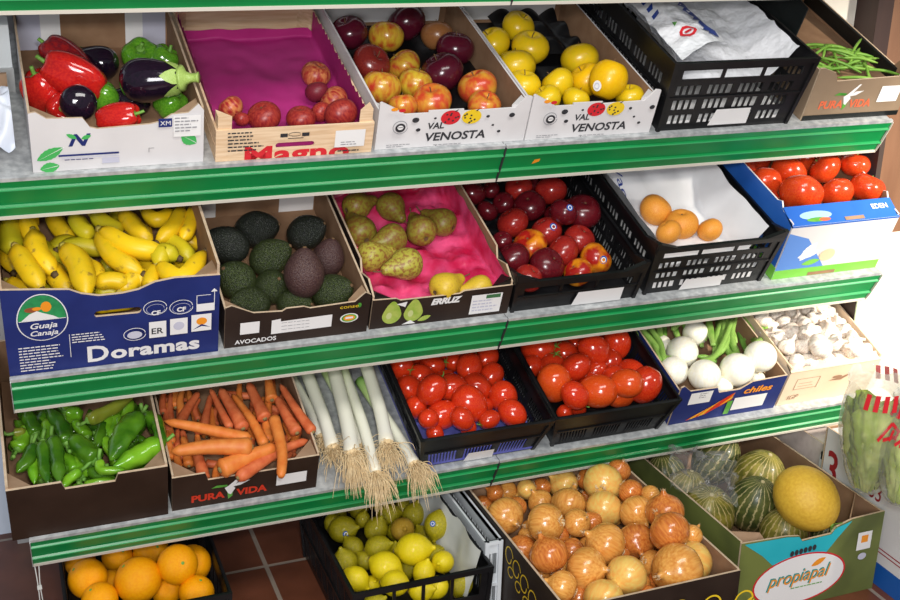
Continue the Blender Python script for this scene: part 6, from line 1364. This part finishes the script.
# tall crate, top shelf
wall = lambda a, b, lo, hi: lo + (hi - lo) * max(0, (0.16 - a) / 0.16, (a - 0.84) / 0.16)
o = drape(S1, 1.374, 1.702, 0.055, 0.50, lambda a, b: wall(a, b, 0.10 + 0.06 * b, 0.175), whb, 'plastic_bag', 3); tag(o, 'white crumpled plastic bag filling the tall black crate', 'bag')
m = MB()
def fold(a, b):
    X = (1.376 + 0.151 * a) * (1 - b) + (1.392 + 0.105 * a) * b; U = (0.012 + 0.06 * a) * (1 - b) + 0.43 * b; z = 0.176 + 0.022 * math.sin(a * PI) + 0.008 * noise.noise(Vector((a * 5, b * 14, 8)))
    return S1.w(X, U, z) - S1.w(1.44, 0.1, 0.15)
sheet(m, fold, 20, 40); o = m.build('printed_bag', film('white_bag_thick', (0.80, 0.81, 0.84), 0.93, 0.3)); o.location = S1.w(1.44, 0.1, 0.15); tag(o, 'folded white plastic bag with blue zigzag stripe and red mark', 'bag')
def bagprint(fn, base, polys, parent, name, mats):
    m = MB()
    for pts, mi in polys:
        m.add([Vector(fn(a, b)) + S1.N * 0.0025 for a, b in pts], [tuple(range(len(pts)))], mi)
    return m.build(name, mats, parent)
bb = M('bag_blue', (0.02, 0.05, 0.26), rough=0.4)
pl = []
for k in range(14):
    b0 = 0.06 + k * 0.058; pl.append(([(0.88, b0), (0.88, b0 + 0.058), (0.76, b0 + 0.058), (0.66, b0 + 0.03), (0.76, b0)], 0))
for k in range(10):
    a0 = 2 * PI * k / 10; a1 = 2 * PI * (k + 1) / 10; pl.append(([(0.36 + 0.15 * math.cos(a0), 0.16 + 0.05 * math.sin(a0)), (0.36 + 0.15 * math.cos(a1), 0.16 + 0.05 * math.sin(a1)), (0.36 + 0.10 * math.cos(a1), 0.16 + 0.03 * math.sin(a1)), (0.36 + 0.10 * math.cos(a0), 0.16 + 0.03 * math.sin(a0))], 1))
pl.append(([(0.30, 0.15), (0.42, 0.15), (0.42, 0.17), (0.30, 0.17)], 1)); pl.append(([(0.22, 0.24), (0.30, 0.26), (0.26, 0.29)], 2))
for k in range(8): pl.append(([(0.10, 0.40 + k * 0.07), (0.20, 0.41 + k * 0.07), (0.24, 0.45 + k * 0.07), (0.10, 0.43 + k * 0.07)], 0))
bagprint(fold, None, pl, o, 'print', [bb, red_ink, leafg])
# apricot crate: white paper
def pz(a, b): return max(wall(a, b, 0.060, 0.140), 0.060 + 0.10 * max(0, b - 0.45) / 0.55)
def pap(a, b):
    X = 1.352 + 0.298 * a; U = 0.05 + 0.45 * b; z = pz(a, b) + 0.004 * noise.noise(Vector((a * 9, b * 9, 4))) + 0.008 * noise.noise(Vector((a * 3, b * 4, 9))) + (0.012 * math.sin(a * 20 + b * 3) * max(0, b - 0.3) if a > 0.4 else 0)
    return S2.w(X, U, z) - S2.w(1.352, 0.05, 0.05)
m = MB(); sheet(m, pap, 50, 50); o = m.build('paper_sheet', M('white_paper', (0.70, 0.71, 0.73), (0.76, 0.77, 0.79), 12, 0.6)); o.location = S2.w(1.352, 0.05, 0.05); tag(o, 'white wrapping paper with blue lettering lining the apricot crate', 'paper')
# lettering along the left edge of the paper: laid on the sheet
cu = bpy.data.curves.new('t', 'FONT'); cu.body = 'ITO Vacc'; cu.size = 1; to = bpy.data.objects.new('t', cu); COL.objects.link(to); me_ = bpy.data.meshes.new_from_object(to.evaluated_get(bpy.context.evaluated_depsgraph_get())); bpy.data.objects.remove(to)
for v in me_.vertices:
    b_ = 0.95 - v.co.x * 0.125; a_ = 0.17 + v.co.y * 0.085; q = Vector(pap(a_, b_)) + S2.N * 0.004; v.co = q
me_.materials.clear(); me_.materials.append(bb); me_.name = 'lettering'; t_ = bpy.data.objects.new('lettering', me_); COL.objects.link(t_); t_.parent = o
# what stands left of the leaf print carton
e = empty('storage_box', S1, -0.20, 0.300, 0.0006, 'pale box with a grey bolted base band behind the bluish bag', 'box')
m = MB(); m.box(0, 0.268, 0, 0.16, 0.052, 0.142); m.build('upper_body', M('pale_panel', (0.62, 0.66, 0.67), (0.67, 0.70, 0.71), 5, 0.6), e)
m = MB(); m.box(-0.002, 0.270, -0.004, 0.16, 0, 0.052, 0); m.build('base_band', upm, e)
m = MB(); v_, f_ = revolve([(0.003, -0.0005), (0.003, 0.0005)], 10); m.add([(x + 0.205, z - 0.0052, y + 0.026) for x, y, z in v_], f_); m.build('bolt', ink, e)
m = MB(); E = S1.w(-0.08, 0.04, 0.0)
sheet(m, lambda a, b: S1.w(-0.09 + 0.145 * a, 0.05 + 0.14 * b, 0.004 + 0.095 * math.sin(min(1, 0.12 + b * 1.1) * PI * 0.75) * (0.65 + 0.35 * a) + 0.022 * noise.noise(Vector((a * 7, b * 7, 2)))) - E, 24, 24)
o = m.build('plastic_bag', M('bluish_white_plastic', (0.50, 0.56, 0.68), (0.66, 0.70, 0.78), 12, 0.35)); o.location = E; tag(o, 'bluish white plastic bag left of the leaf print carton', 'bag')
m = MB(); m.box(-0.10, 0.045, 0, 0.006, 0, 0.080); o = m.build('cardboard_piece', card); o.location = S1.w(0.01, 0.225, 0.001); o.rotation_euler = (TILT, 0, 0); tag(o, 'brown cardboard piece standing behind the bluish bag', 'cardboard')

# ---- bagged lettuce on the white carton
mlt = M('lettuce_leaf', (0.34, 0.47, 0.04), (0.70, 0.76, 0.26), 1, 0.45, stretch=(22, 22, 14), mid=(0.35, 0.68), rnd=0.1)
clf = film('clear_bag', (0.84, 0.86, 0.78), 0.10, 0.1); redp = M('bag_red_print', (0.62, 0.02, 0.03), rough=0.4)
def lettuce(px, py, h, r, el, lean, lb, seed, mark):
    p = GR.w(*GR.at(px, py, h)); rm = r * (p - CAM).dot(RZ) / FPX; rr = random.Random(seed)
    e = bpy.data.objects.new('bagged_lettuce', None); COL.objects.link(e); e.location = p; e.rotation_euler = lean; tag(e, lb, 'lettuce', 'bagged lettuces on the white carton')
    for k in range(15):
        a0 = 2.4 * k; ring = 0.45 + 0.5 * (k / 14); m = MB(); tp = rr.uniform(0.75, 1.0)
        def leafp(a, b):
            w_ = (a - 0.5) * 2; wd = (0.35 + 0.65 * b ** 0.7) * 0.85; ang = a0 + w_ * wd * 0.9
            rad = ring * (0.38 + 0.62 * math.sin(min(1, b * 1.02) * PI * 0.55)) + 0.07 * math.sin(w_ * 11 + b * 7 + k) * b + 0.16 * noise.noise(Vector((a * 5, b * 7, k)))
            return (rm * rad * math.cos(ang), rm * rad * math.sin(ang), rm * el * (-1 + 1.95 * b * tp - 0.25 * w_ * w_ * b))
        sheet(m, leafp, 14, 14); m.build('leaf', mlt, e)
    m = MB(); P = [(0.05, -1.02), (0.40, -1.02), (0.66, -0.8), (0.90, -0.35), (1.06, 0.1), (1.08, 0.5), (1.0, 0.8), (0.92, 1.0), (0.98, 1.14)]
    Q = smooth_pts([(a, 0, b) for a, b in P], 26)
    vs, fs = revolve([(q.x * rm, q.z * rm * el) for q in Q], 30, lambda r_, z, a: (r_ * (1 + 0.05 * noise.noise(Vector((math.cos(a) * 2, math.sin(a) * 2, z * 22 + seed)))), z + 0.006 * math.sin(a * 9) * (1 if z > rm * el * 0.9 else 0)), False)
    m.add(vs, fs, 0, True); m.build('clear_bag', clf, e)
    m = MB()
    def onbag(a, z, k=1.05):      # angle, height -1..1
        rad = rm * k * (1.09 if z < 0.55 else 1.09 - (z - 0.55) * 0.28); return (rad * math.cos(a), rad * math.sin(a), z * rm * el)
    for k in range(mark):         # red stripes round the collar
        a = -2.9 + k * 0.27; m.add([onbag(a, 0.80), onbag(a + 0.14, 0.80), onbag(a + 0.20, 1.08), onbag(a + 0.05, 1.08)], [(0, 1, 2, 3)])
    a = -2.05
    for (x0, z0, x1, z1) in ((-0.35, 0.30, 0.0, 0.62), (0.0, 0.62, 0.35, 0.34), (-0.22, 0.32, 0.22, 0.36), (-0.05, 0.30, 0.05, 0.50), (0.12, 0.30, 0.2, 0.46)):
        d = Vector((z1 - z0, -(x1 - x0))).normalized() * 0.035; m.add([onbag(a + x0 - d.x, z0 - d.y), onbag(a + x1 - d.x, z1 - d.y), onbag(a + x1 + d.x, z1 + d.y), onbag(a + x0 + d.x, z0 + d.y)], [(0, 1, 2, 3)])
    m.build('red_print', redp, e)
lettuce(873, 437, 0.435, 31, 1.95, (0.05, -0.12, 0.2), 'tall bagged green lettuce nearest the garlic carton with striped collar', 1, 14)
lettuce(912, 455, 0.42, 32, 1.6, (-0.1, 0.1, -0.5), 'plump bagged green lettuce cut by the right edge of the view', 2, 14)
